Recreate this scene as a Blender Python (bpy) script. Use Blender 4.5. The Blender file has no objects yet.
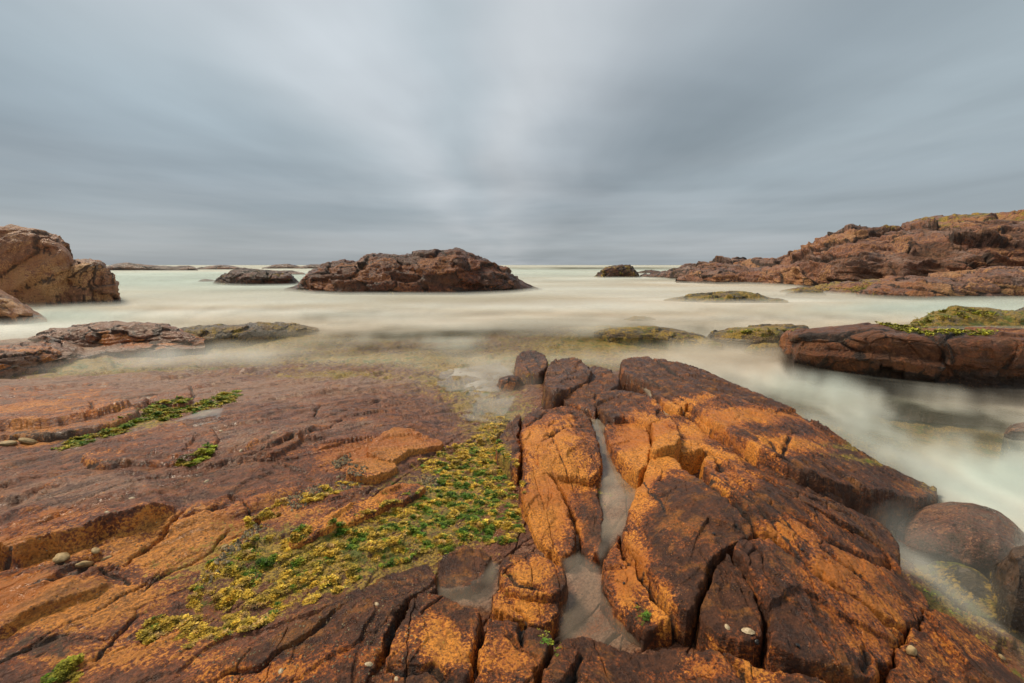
import bpy, math
import numpy as np
from mathutils import Vector
from mathutils.bvhtree import BVHTree

# ------------------------------------------------------------------ camera
W, HGT = 1024, 683
LENS = 16.0
F = LENS / 36.0 * W
CAMH = 2.0
HORIZON = 265.0
PITCH = math.atan((HGT / 2 - HORIZON) / F)
sc = bpy.context.scene
cd = bpy.data.cameras.new('camera'); cam = bpy.data.objects.new('camera', cd)
sc.collection.objects.link(cam); sc.camera = cam
cd.lens = LENS; cd.sensor_width = 36; cd.clip_start = 0.02; cd.clip_end = 20000
cam.location = (0, 0, CAMH); cam.rotation_euler = (math.pi / 2 - PITCH, 0, 0)

# ------------------------------------------------------------------ view, light
sc.view_settings.view_transform = 'Standard'; sc.view_settings.look = 'None'
sc.view_settings.gamma = 1; sc.view_settings.use_curve_mapping = False
sc.view_settings.exposure = 1.15
sc.cycles.transparent_max_bounces = 24
sc.cycles.max_bounces = 6; sc.cycles.diffuse_bounces = 3; sc.cycles.glossy_bounces = 2

SUN_EL, SUN_AZ = math.radians(52), math.radians(-62)      # azimuth from +Y towards +X
sd = bpy.data.lights.new('sun', 'SUN'); sd.energy = 1.5; sd.angle = math.radians(14); sd.color = (1.0, .86, .66)
sun = bpy.data.objects.new('sun', sd); sc.collection.objects.link(sun)
dvec = Vector((math.cos(SUN_EL) * math.sin(SUN_AZ), math.cos(SUN_EL) * math.cos(SUN_AZ), math.sin(SUN_EL)))
sun.rotation_euler = dvec.to_track_quat('Z', 'Y').to_euler()

class NT:
    """little node-tree helper"""
    def __init__(s, nt): s.nt = nt; s.n = nt.nodes; s.l = nt.links; s.n.clear()
    def new(s, t, **k):
        nd = s.n.new(t)
        for a, b in k.items(): setattr(nd, a, b)
        return nd
    def put(s, sock, v):
        if isinstance(v, bpy.types.NodeSocket): s.l.new(v, sock)
        elif v is not None:
            if isinstance(v, (tuple, list)) and len(v) == 3 and sock.type == 'RGBA': v = (*v, 1)
            sock.default_value = v
    def math(s, op, a, b=None, c=None, clamp=False):
        nd = s.new('ShaderNodeMath', operation=op, use_clamp=clamp)
        s.put(nd.inputs[0], a)
        if b is not None: s.put(nd.inputs[1], b)
        if c is not None: s.put(nd.inputs[2], c)
        return nd.outputs[0]
    def mix(s, f, a, b, mode='MIX'):
        nd = s.new('ShaderNodeMix', data_type='RGBA', blend_type=mode)
        s.put(nd.inputs[0], f); s.put(nd.inputs[6], a); s.put(nd.inputs[7], b)
        return nd.outputs[2]
    def ss(s, v, a, b, lo=0., hi=1.):
        nd = s.new('ShaderNodeMapRange', interpolation_type='SMOOTHSTEP')
        s.put(nd.inputs[0], v); nd.inputs[1].default_value = a; nd.inputs[2].default_value = b
        nd.inputs[3].default_value = lo; nd.inputs[4].default_value = hi
        return nd.outputs[0]
    def mapping(s, vec, scale=(1, 1, 1), rot=(0, 0, 0), loc=(0, 0, 0)):
        nd = s.new('ShaderNodeMapping'); s.put(nd.inputs[0], vec)
        nd.inputs[1].default_value = loc; nd.inputs[2].default_value = rot; nd.inputs[3].default_value = scale
        return nd.outputs[0]
    def noise(s, vec, scale, detail=4, rough=.55, dist=0.):
        nd = s.new('ShaderNodeTexNoise'); s.put(nd.inputs['Vector'], vec)
        nd.inputs['Scale'].default_value = scale; nd.inputs['Detail'].default_value = detail
        nd.inputs['Roughness'].default_value = rough; nd.inputs['Distortion'].default_value = dist
        return nd.outputs['Fac']
    def voro(s, vec, scale, feature='F1', rnd=1.):
        nd = s.new('ShaderNodeTexVoronoi', feature=feature); s.put(nd.inputs['Vector'], vec)
        nd.inputs['Scale'].default_value = scale; nd.inputs['Randomness'].default_value = rnd
        return nd
    def ramp(s, f, stops, interp='B_SPLINE'):
        nd = s.new('ShaderNodeValToRGB'); cr = nd.color_ramp; cr.interpolation = interp
        while len(cr.elements) < len(stops): cr.elements.new(.5)
        for e, (p, c) in zip(cr.elements, stops): e.position = p; e.color = (*c, 1)
        s.put(nd.inputs[0], f); return nd.outputs[0]

# world: overcast, streaked cloud sheet dragged by the wind over a Nishita sky
wd = bpy.data.worlds.new('World'); sc.world = wd; wd.use_nodes = True
t = NT(wd.node_tree)
tc = t.new('ShaderNodeTexCoord'); sep = t.new('ShaderNodeSeparateXYZ'); t.put(sep.inputs[0], tc.outputs['Generated'])
zc = t.math('ADD', t.math('MAXIMUM', sep.outputs[2], 0.0), .035)
cx = t.math('DIVIDE', sep.outputs[0], zc); cy = t.math('DIVIDE', sep.outputs[1], zc)
cmb = t.new('ShaderNodeCombineXYZ'); t.put(cmb.inputs[0], cx); t.put(cmb.inputs[1], cy)
plane = cmb.outputs[0]
wob = t.math('MULTIPLY', t.math('SUBTRACT', t.noise(t.mapping(plane, (.30, .22, 1)), 1, 3, .5), .5), 2.4)
ang = t.math('ADD', t.math('DIVIDE', t.math('ARCTANGENT', t.math('ADD', cx, wob)), math.pi), .5)
D_ = (.18, .222, .25); M_ = (.275, .325, .35); L_ = (.40, .44, .465); B_ = (.475, .50, .515)
base = t.ramp(ang, [(0, M_), (.07, D_), (.13, (.25, .30, .33)), (.19, M_), (.25, (.46, .49, .51)), (.30, (.41, .45, .475)), (.345, (.365, .415, .44)), (.40, (.41, .45, .475)), (.47, B_), (.54, (.45, .48, .50)), (.62, (.37, .405, .43)), (.70, (.29, .33, .355)), (.78, (.21, .25, .275)), (.85, (.29, .34, .365)), (.93, M_), (1, (.27, .32, .345))])
st = t.noise(t.mapping(plane, (1.0, .28, 1), loc=(3.1, 0, 0)), 1, 5, .5, .5)
st2 = t.noise(t.mapping(plane, (.35, .3, 1), loc=(1.3, 5, 0)), 1, 4, .5, .3)
mul = t.math('ADD', t.math('MULTIPLY', t.math('SUBTRACT', st, .5), .5), t.math('ADD', t.math('MULTIPLY', t.math('SUBTRACT', st2, .5), 1.1), 1.0))
cl = t.mix(1.0, base, mul, 'MULTIPLY')
# towards the horizon the sheet thickens into even grey
hz = t.ss(sep.outputs[2], .02, .26, 1, 0)
band = t.noise(t.mapping(tc.outputs['Generated'], (1.2, 1.2, 12)), 1.6, 4, .5)
hcol = t.mix(t.ss(band, .35, .65), (.235, .262, .285), (.33, .35, .37))
cl = t.mix(t.math('MULTIPLY', hz, .8), cl, hcol)
top = t.ss(sep.outputs[2], .42, .75, 0, 1)
cl = t.mix(t.math('MULTIPLY', top, .7), cl, (.32, .39, .41))
sky = t.new('ShaderNodeTexSky', sky_type='NISHITA', sun_disc=False)
sky.sun_elevation = SUN_EL; sky.sun_rotation = SUN_AZ
b1 = t.new('ShaderNodeBackground'); t.put(b1.inputs[0], sky.outputs[0]); b1.inputs[1].default_value = .06
b2 = t.new('ShaderNodeBackground'); t.put(b2.inputs[0], cl); b2.inputs[1].default_value = .58
mx = t.new('ShaderNodeMixShader'); mx.inputs[0].default_value = .93
t.l.new(b1.outputs[0], mx.inputs[1]); t.l.new(b2.outputs[0], mx.inputs[2])
wo = t.new('ShaderNodeOutputWorld'); t.l.new(mx.outputs[0], wo.inputs[0])

# ------------------------------------------------------------------ numpy helpers
CP, SP = math.cos(PITCH), math.sin(PITCH)
def ray(px, py):
    u = (np.asarray(px, float) - W / 2) / F; v = (HGT / 2 - np.asarray(py, float)) / F
    return u, CP + v * SP, -SP + v * CP
def P(px, py, z=0.):
    dx, dy, dz = ray(px, py); s = (np.asarray(z, float) - CAMH) / dz
    return np.stack([dx * s, dy * s], -1)

def _h(ix, iy, iz, seed):
    h = (ix.astype(np.int64) * 374761393 + iy.astype(np.int64) * 668265263 + iz.astype(np.int64) * 2147483647 + seed * 1442695041) & 0xffffffff
    h = ((h ^ (h >> 13)) * 1274126177) & 0xffffffff
    h = ((h ^ (h >> 16)) * 2246822519) & 0xffffffff
    return (h ^ (h >> 15)) & 0xffffffff
def rnd(ix, iy, iz, seed): return _h(ix, iy, iz, seed) / 4294967296.0
def perlin2(x, y, seed=0):
    ix = np.floor(x); iy = np.floor(y); fx = x - ix; fy = y - iy
    ux = fx * fx * fx * (fx * (fx * 6 - 15) + 10); uy = fy * fy * fy * (fy * (fy * 6 - 15) + 10)
    z = np.zeros_like(ix)
    def g(dx, dy):
        a = rnd(ix + dx, iy + dy, z, seed) * (2 * math.pi)
        return np.cos(a) * (fx - dx) + np.sin(a) * (fy - dy)
    a = g(0, 0); b = g(1, 0); c = g(0, 1); d = g(1, 1)
    a = a + (b - a) * ux; c = c + (d - c) * ux
    return (a + (c - a) * uy) * 1.4
def fbm2(x, y, o=4, seed=0, r=.5):
    s = 0; a = 1
    for i in range(o):
        s = s + a * perlin2(x, y, seed + i * 17); x = x * 2.03 + 5.1; y = y * 2.03 - 3.7; a *= r
    return s
def perlin3(x, y, z, seed=0):
    ix = np.floor(x); iy = np.floor(y); iz = np.floor(z); fx = x - ix; fy = y - iy; fz = z - iz
    f = lambda q: q * q * q * (q * (q * 6 - 15) + 10)
    ux, uy, uz = f(fx), f(fy), f(fz)
    def g(dx, dy, dz):
        r = _h(ix + dx, iy + dy, iz + dz, seed)
        gx = (r & 1023) / 511.5 - 1; gy = ((r >> 10) & 1023) / 511.5 - 1; gz = ((r >> 20) & 1023) / 511.5 - 1
        return gx * (fx - dx) + gy * (fy - dy) + gz * (fz - dz)
    def m(a, b, w): return a + (b - a) * w
    return m(m(m(g(0,0,0), g(1,0,0), ux), m(g(0,1,0), g(1,1,0), ux), uy), m(m(g(0,0,1), g(1,0,1), ux), m(g(0,1,1), g(1,1,1), ux), uy), uz)
def fbm3(x, y, z, o=4, seed=0, r=.5):
    s = 0; a = 1
    for i in range(o):
        s = s + a * perlin3(x, y, z, seed + i * 13); x = x * 2.03 + 1.1; y = y * 2.03 + 2.3; z = z * 2.03 - 3.7; a *= r
    return s
def cells3(x, y, z, seed=0, flat=False):
    """nearest jittered cell: returns F1, F2, a hash per cell and the offset from its centre"""
    ix = np.floor(x); iy = np.floor(y); iz = np.floor(z)
    f1 = np.full(x.shape, 9.); f2 = np.full(x.shape, 9.)
    hv = np.zeros(x.shape); h2 = np.zeros(x.shape); h3 = np.zeros(x.shape); ox = np.zeros(x.shape); oy = np.zeros(x.shape); oz = np.zeros(x.shape)
    for dx in (-1, 0, 1):
        for dy in (-1, 0, 1):
            for dz in ((0,) if flat else (-1, 0, 1)):
                r = _h(ix + dx, iy + dy, iz + dz, seed)
                qx = x - (ix + dx + .1 + .8 * (r & 1023) / 1023); qy = y - (iy + dy + .1 + .8 * ((r >> 10) & 1023) / 1023)
                qz = z - (iz + dz + .1 + .8 * ((r >> 20) & 1023) / 1023)
                d = np.sqrt(qx * qx + qy * qy + qz * qz)
                c = d < f1
                f2 = np.where(c, f1, np.minimum(f2, d)); f1 = np.where(c, d, f1)
                hv = np.where(c, ((r >> 5) & 255) / 127.5 - 1, hv); h2 = np.where(c, ((r >> 13) & 255) / 127.5 - 1, h2); h3 = np.where(c, ((r >> 22) & 255) / 127.5 - 1, h3)
                ox = np.where(c, qx, ox); oy = np.where(c, qy, oy); oz = np.where(c, qz, oz)
    return f1, f2, hv, h2, h3, ox, oy, oz
def sstep(x, a, b):
    t_ = np.clip((x - a) / (b - a), 0, 1); return t_ * t_ * (3 - 2 * t_)
def seg_dist(X, Y, poly, closed=False):
    """distance to a polyline, the side (sign of the cross product) and the running fraction"""
    p = np.asarray(poly, float); n = len(p)
    best = np.full(X.shape, 1e9); side = np.zeros(X.shape); frac = np.zeros(X.shape)
    q = np.vstack([p, p[:1]]) if closed else p
    L = np.linalg.norm(np.diff(q, axis=0), axis=1); cum = np.concatenate([[0], np.cumsum(L)]); tot = cum[-1]
    for i in range(len(q) - 1):
        ax, ay = q[i]; bx, by = q[i + 1]; dx, dy = bx - ax, by - ay; l2 = dx * dx + dy * dy + 1e-12
        s = np.clip(((X - ax) * dx + (Y - ay) * dy) / l2, 0, 1)
        ex = X - ax - s * dx; ey = Y - ay - s * dy; d = ex * ex + ey * ey
        c = d < best
        best = np.where(c, d, best); side = np.where(c, dx * (Y - ay) - dy * (X - ax), side); frac = np.where(c, (cum[i] + s * L[i]) / tot, frac)
    return np.sqrt(best), side, frac
def inside(X, Y, poly):
    p = np.asarray(poly, float); r = np.zeros(X.shape, bool); j = len(p) - 1
    for i in range(len(p)):
        xi, yi = p[i]; xj, yj = p[j]
        r ^= ((yi > Y) != (yj > Y)) & (X < (xj - xi) * (Y - yi) / (yj - yi + 1e-12) + xi); j = i
    return r
def smooth_poly(p, n=2):
    """Chaikin corner cutting, light"""
    p = np.asarray(p, float)
    for _ in range(n):
        q = np.roll(p, -1, axis=0); p = np.stack([.8 * p + .2 * q, .2 * p + .8 * q], 1).reshape(-1, 2)
    return p
class TPS:
    def __init__(s, ctrl, lam=.02):
        c = np.array(ctrl, float); s.xy = P(c[:, 0], c[:, 1], c[:, 2]); z = c[:, 2]; n = len(z)
        K = s.k(s.xy[:, None, :] - s.xy[None]); A = np.zeros((n + 3, n + 3)); A[:n, :n] = K + lam * np.eye(n)
        Q = np.c_[np.ones(n), s.xy]; A[:n, n:] = Q; A[n:, :n] = Q.T
        s.w = np.linalg.solve(A, np.r_[z, 0, 0, 0])
    def k(s, d):
        r2 = (d ** 2).sum(-1); return .5 * r2 * np.log(r2 + 1e-9)
    def __call__(s, X, Y):
        o = s.w[-3] + s.w[-2] * X + s.w[-1] * Y
        for (x, y), w in zip(s.xy, s.w):
            r2 = (X - x) ** 2 + (Y - y) ** 2; o = o + w * .5 * r2 * np.log(r2 + 1e-9)
        return o
    def unproj(s, pts):
        p = np.array([q[:2] for q in pts], float); z = np.full(len(p), .3)
        for _ in range(12):
            w = P(p[:, 0], p[:, 1], z); z = .5 * z + .5 * np.clip(s(w[:, 0], w[:, 1]), -1, 1.2)
        return P(p[:, 0], p[:, 1], z)

# ------------------------------------------------------------------ mesh helpers
ALL = []                  # solid rock meshes, for resting things on them
def tag(o, label=None, cat=None, group=None, kind=None):
    if label: o['label'] = label
    if cat: o['category'] = cat
    if group: o['group'] = group
    if kind: o['kind'] = kind
    return o
def mesh_obj(name, V, faces, mat, cols=None, smooth=True, parent=None, solid=True):
    """V (n,3) in world space; faces (m,3|4) int array; cols dict name->(n,4)"""
    org = np.array([(V[:, 0].min() + V[:, 0].max()) / 2, (V[:, 1].min() + V[:, 1].max()) / 2, V[:, 2].min()])
    if parent is not None: org = np.zeros(3)
    me = bpy.data.meshes.new(name); k = faces.shape[1]; n = len(V); m = len(faces)
    me.vertices.add(n); me.vertices.foreach_set('co', (V - org).astype(np.float32).ravel())
    me.loops.add(m * k); me.loops.foreach_set('vertex_index', faces.astype(np.int32).ravel())
    me.polygons.add(m); me.polygons.foreach_set('loop_start', np.arange(0, m * k, k, dtype=np.int32))
    me.polygons.foreach_set('loop_total', np.full(m, k, np.int32))
    me.polygons.foreach_set('use_smooth', np.full(m, smooth, bool))
    for cn, c in (cols or {}).items():
        a = me.color_attributes.new(cn, 'FLOAT_COLOR', 'POINT'); a.data.foreach_set('color', c.astype(np.float32).ravel())
    me.update(calc_edges=True); me.validate()
    me.materials.append(mat)
    o = bpy.data.objects.new(name, me); sc.collection.objects.link(o); o.location = org
    if parent is not None: o.parent = parent
    if solid: ALL.append((V, faces))
    return o
def grid_faces(nr, nc, mask=None):
    i = np.arange(nr * nc).reshape(nr, nc)
    f = np.stack([i[:-1, :-1], i[:-1, 1:], i[1:, 1:], i[1:, :-1]], -1).reshape(-1, 4)
    if mask is not None:
        m = mask.ravel(); f = f[m[f].any(1)]
    return f
def compact(V, f, cols):
    u, inv = np.unique(f.ravel(), return_inverse=True)
    return V[u], inv.reshape(f.shape), {k: c[u] for k, c in cols.items()}

# ------------------------------------------------------------------ materials
def rock_material(name, brown, ochre, dark, grey, bump=1.0, sc_=1.0, rough=.5, grain=None, gamt=1., spec=.38):
    m = bpy.data.materials.new(name); m.use_nodes = True; t = NT(m.node_tree)
    g = t.new('ShaderNodeNewGeometry'); pos = g.outputs['Position']
    at = t.new('ShaderNodeVertexColor', layer_name='tint'); s3 = t.new('ShaderNodeSeparateColor'); t.put(s3.inputs[0], at.outputs[0])
    och, drk, alg = s3.outputs[0], s3.outputs[1], s3.outputs[2]; gry = at.outputs[1]
    wp = t.new('ShaderNodeVectorMath', operation='ADD'); t.put(wp.inputs[0], pos)
    n1 = t.noise(pos, 3.1 * sc_, 8, .65, .3); n2 = t.noise(pos, 15 * sc_, 8, .68, .2); n3 = t.noise(pos, 70 * sc_, 6, .7)
    n4 = t.noise(t.mapping(pos, loc=(7, 3, 1)), 1.3 * sc_, 5, .6); n5 = t.noise(t.mapping(pos, loc=(2, 9, 4)), 6 * sc_, 8, .7, .4)
    ga = t.noise(t.mapping(t.mapping(pos, rot=(0, 0, -(grain or 0))), (1.6, 15, 9)), sc_ if grain is not None else sc_ * 3, 7, .62, .25)
    c0 = lambda n, k: t.math('MULTIPLY', t.math('SUBTRACT', n, .5), k)
    add = lambda *a: a[0] if len(a) == 1 else t.math('ADD', a[0], add(*a[1:]))
    base = t.mix(t.ss(n2, .40, .60), tuple(c * .5 for c in brown), tuple(min(1, c * 1.3) for c in brown))
    base = t.mix(t.ss(n5, .50, .62, 0, .75), base, tuple(.5 * a_ + .5 * b_ for a_, b_ in zip(brown, ochre)))
    base = t.mix(t.ss(add(c0(n1, 1.6), c0(n3, 1.0), gry), .28, .62, 0, .85), base, grey)
    base = t.mix(t.ss(ga, .5, .66, 0, .5 * gamt), base, tuple(min(1, c * 1.6) for c in brown))
    base = t.mix(t.ss(ga, .34, .46, .6 * gamt, 0), base, tuple(c * .4 for c in brown))
    base = t.mix(t.ss(n3, .42, .58, .5, 0), base, tuple(c * .35 for c in brown))
    # ochre: broken crusts whose cover follows the painted amount
    om = add(c0(n1, 1.5), c0(n5, .9), c0(n2, .8), c0(n3, 2.2), c0(ga, 1.0), och)
    base = t.mix(t.ss(om, .16, .50, 0, .8), base, (ochre[0] * .50, ochre[1] * .33, ochre[2] * .5))
    oc = t.ss(om, .44, .66)
    ocol = t.mix(t.ss(n3, .38, .60), tuple(c * .5 for c in ochre), tuple(min(1, c * 1.3) for c in ochre))
    ocol = t.mix(t.ss(n4, .42, .6), ocol, (ochre[0] * .82, ochre[1] * .68, ochre[2] * .7))
    ocol = t.mix(t.ss(n2, .54, .64, 0, .6), ocol, tuple(.55 * a_ + .45 * b_ for a_, b_ in zip(brown, ochre)))
    ocol = t.mix(t.ss(ga, .36, .48, .55 * gamt, 0), ocol, tuple(c * .45 for c in ochre))
    col = t.mix(oc, base, ocol)
    v = t.voro(pos, 38 * sc_).outputs['Distance']
    sp = t.math('MULTIPLY', t.ss(v, .12, .22, 1, 0), t.ss(n5, .48, .56))
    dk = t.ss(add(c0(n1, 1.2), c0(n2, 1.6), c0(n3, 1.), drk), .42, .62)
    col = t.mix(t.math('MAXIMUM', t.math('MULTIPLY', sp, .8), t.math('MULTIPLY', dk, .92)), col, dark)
    v2 = t.voro(t.mapping(pos, loc=(3, 1, 2)), 85 * sc_); gr = t.ss(v2.outputs['Distance'], .12, .22, 1, 0)
    col = t.mix(t.math('MULTIPLY', gr, t.ss(n1, .46, .6, 0, .6)), col, tuple(min(1, c * 1.25 + .05) for c in ochre))
    an = t.ss(add(c0(n2, 1.6), c0(n3, 1.2), c0(n1, .8), alg), .36, .56)
    acol = t.mix(t.ss(n3, .42, .56), (.14, .085, .018), (.44, .27, .04))
    acol = t.mix(t.ss(n5, .5, .6), acol, (.12, .13, .015))
    col = t.mix(an, col, acol)
    bs = t.new('ShaderNodeBsdfPrincipled')
    t.put(bs.inputs['Base Color'], col)
    t.put(bs.inputs['Roughness'], t.math('SUBTRACT', t.ss(n2, .4, .6, rough - .10, rough + .22), t.ss(add(c0(n4, 2.), c0(ga, 1.)), -.05, .25, 0, .2)))
    bs.inputs['Specular IOR Level'].default_value = spec
    pits = t.ss(t.voro(pos, 60 * sc_).outputs['Distance'], .0, .35)
    hgt = add(t.math('MULTIPLY', n5, .022 / sc_), t.math('MULTIPLY', ga, .034 * gamt / sc_), t.math('MULTIPLY', n2, .026 / sc_), t.math('MULTIPLY', n3, .010 / sc_), t.math('MULTIPLY', pits, .003 / sc_))
    bp = t.new('ShaderNodeBump'); bp.inputs['Strength'].default_value = .9 * bump; bp.inputs['Distance'].default_value = 1.0
    t.put(bp.inputs['Height'], hgt); t.l.new(bp.outputs[0], bs.inputs['Normal'])
    o = t.new('ShaderNodeOutputMaterial'); t.l.new(bs.outputs[0], o.inputs[0])
    return m
OCH = (.64, .235, .030); BRN = (.100, .034, .013); DRK = (.022, .016, .013); GRY = (.30, .21, .18)
LDIR = P(380, 460, .4) - P(0, 590, .45); LDIR /= np.linalg.norm(LDIR)       # bedding on the left shelf
RDIR = P(900, 640, .4) - P(660, 420, .5); RDIR /= np.linalg.norm(RDIR)       # jointing on the right outcrop
M_near = rock_material('iron_stained_rock', BRN, OCH, DRK, (.34, .20, .13), grain=math.atan2(RDIR[1], RDIR[0]), gamt=.6)
M_left = rock_material('red_brown_rock', (.20, .070, .032), (.58, .215, .036), (.045, .025, .015), (.40, .23, .145), sc_=.85, rough=.42, spec=.42, grain=math.atan2(LDIR[1], LDIR[0]), gamt=1.35)
M_mid = rock_material('boulder_rock', (.17, .064, .027), (.36, .145, .04), DRK, (.34, .24, .19), sc_=.4, bump=.8)
M_tan = rock_material('tan_rock', (.36, .17, .085), (.52, .27, .11), (.08, .045, .03), (.46, .32, .21), sc_=.35, bump=.9)
M_isl = rock_material('dark_red_rock', (.125, .050, .026), (.29, .11, .035), (.03, .018, .012), (.22, .12, .08), sc_=.12, bump=.9)
M_far = rock_material('far_rock', (.185, .080, .038), (.42, .205, .078), (.035, .022, .016), (.38, .24, .18), sc_=.14, bump=.9)
M_bould = rock_material('wet_brown_rock', (.12, .07, .04), (.3, .15, .07), DRK, (.26, .18, .12), rough=.34, gamt=.0, spec=.4)
M_algrock = rock_material('algae_rock', (.12, .085, .04), (.3, .2, .06), (.03, .025, .015), (.25, .2, .15), sc_=.5)

# ------------------------------------------------------------------ foreground surfaces
BASE = TPS([  # (px, py, z) ground and pool floors
 (0,683,.40),(0,620,.44),(0,560,.44),(60,520,.50),(0,500,.52),(0,455,.44),(0,425,.40),(0,390,.34),(60,640,.42),(130,660,.38),(200,640,.34),
 (100,470,.50),(160,400,.34),(120,382,.20),(200,384,.20),(250,380,.17),(300,378,.15),(200,450,.48),(300,440,.42),(250,500,.46),(180,560,.42),(340,400,.26),
 (400,420,.24),(400,372,.08),(350,366,.03),(450,372,.0),(510,380,-.04),(480,355,-.16),(420,352,-.18),(300,352,-.14),(200,355,-.12),(100,368,-.05),(40,376,.02),(0,380,.04),
 (0,335,.10),(60,350,.10),(150,335,.08),(260,335,.02),(300,330,-.02),(340,330,-.18),(200,318,-.4),(60,315,-.3),(450,320,-.55),(600,310,-.6),
 (280,600,.34),(350,560,.33),(420,520,.27),(460,470,.17),(480,430,.09),(440,400,.10),(505,410,.05),(520,545,.26),
 (460,600,.22),(575,600,.20),(620,640,.24),(600,470,.24),(600,520,.25),(620,420,.22),(545,392,.13),(565,400,.18),(585,378,.13),(612,368,.02),(535,375,.06),
 (700,330,-.3),(640,330,-.05),(700,350,-.35),(760,360,-.45),(830,400,-.4),(900,430,-.35),(1000,480,-.35),(905,512,-.02),(850,498,.14),(800,490,.26),(955,505,-.2),(960,530,-.22),(1000,560,-.2),
 (760,420,.05),(700,450,.25),(800,560,.25),(760,640,.33),(900,620,.18),(930,590,-.13),(970,600,-.18),(990,575,-.25),(945,560,-.2),(1020,640,-.12),(960,650,.12),(1020,683,.02),(860,683,.30),
 (700,683,.36),(560,683,.34),(440,683,.36),(300,683,.38),(200,683,.38),(1100,600,-.3),(1100,450,-.4),(-80,600,.42),(-80,480,.5),(-80,390,.35),
 (512,300,-.8),(900,300,-.8),(100,300,-.8),(1100,340,-.6),(-80,320,-.1),
])
TOP = TPS([   # crest surface of the fractured outcrop on the right and bottom
 (600,575,.38),(645,628,.40),(648,452,.50),(690,500,.60),(727,548,.60),(690,620,.50),(770,640,.50),(870,670,.40),(900,650,.34),(905,560,.24),(800,500,.55),(850,560,.47),
 (700,400,.46),(620,360,.40),(770,410,.40),(850,455,.22),(940,493,-.03),(720,440,.50),(517,352,.18),(560,362,.24),(500,385,.10),(600,400,.32),(640,440,.40),
 (525,410,.32),(560,450,.42),(530,500,.36),(570,550,.28),(590,480,.34),(500,440,.24),(500,600,.38),(540,560,.36),(450,640,.44),(560,683,.48),(700,683,.48),(300,683,.44),(230,683,.43),
 (1020,683,.10),(960,630,.18),(930,600,.16),(440,560,.33),(350,620,.42),(830,440,.28),(760,370,.15),(700,360,.28),(460,580,.30),(400,600,.42),(640,660,.42)])

# polar grid: about one vertex per pixel of the picture, denser near the viewer in metres
TH = np.radians(np.r_[np.linspace(-100, -59.6, 60), np.linspace(-59, 59, 1420), np.linspace(59.6, 100, 60)])
inv = np.concatenate([np.linspace(1 / 17., 1 / 1.05, 880), np.linspace(1 / 1.03, 1 / .3, 70)])
RR = 1 / inv
GX = RR[:, None] * np.sin(TH)[None]; GY = RR[:, None] * np.cos(TH)[None]

LDIR = P(380, 460, .4) - P(0, 590, .45); LDIR /= np.linalg.norm(LDIR)       # bedding on the left shelf
RDIR = P(900, 640, .4) - P(660, 420, .5); RDIR /= np.linalg.norm(RDIR)       # jointing on the right outcrop
def local(X, Y, d): return X * d[0] + Y * d[1], -X * d[1] + Y * d[0]
warpx = lambda X, Y, s=.05, f=4., seed=3: s * fbm2(X * f, Y * f, 3, seed)

# step edges in the bedrock: pixel polyline (listed left to right), height, falloff in metres; the far side stands higher
LEDGES = [
 ([(-60,575),(0,564),(20,566),(48,556),(75,552),(105,535),(125,532),(150,524),(165,517),(186,510)], .10, .55),
 ([(-60,438),(0,437),(45,434),(95,424),(145,408),(152,399)], .07, .5), ([(110,377),(160,380),(200,374),(250,375),(266,368)], .05, .5), ([(-40,388),(30,391),(80,386),(120,388)], .04, .5), ([(250,402),(300,397),(350,393),(400,396)], .03, .4),
 ([(-40,650),(0,634),(25,622),(62,604),(90,594),(118,582)], .035, .5),
 ([(-40,508),(0,502),(25,501),(38,492),(75,488)], .022, .35),
 ([(100,510),(160,497),(175,487),(210,470)], .012, .3),
 ([(263,456),(290,443),(330,441)], .045, .3), ([(250,457),(272,462),(295,450),(318,430)], .035, .25),
 ([(-20,549),(0,546),(60,528),(150,500)], .012, .4),
 ([(75,468),(100,458),(150,462),(190,466),(250,452),(300,440)], .02, .5),
 ([(200,520),(236,492),(256,478),(280,470)], .016, .3),
 ([(265,384),(300,382),(330,388),(380,396)], .03, .3), ([(250,422),(270,416),(300,410),(345,405),(410,402)], .02, .4),
 ([(100,378),(140,382),(190,376),(250,376)], .025, .4),
 ([(40,398),(90,404),(150,398),(240,382),(262,380)], .03, .5),
 ([(90,665),(130,640),(180,600),(215,560),(250,530),(300,510)], -.03, .3),
]
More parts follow.
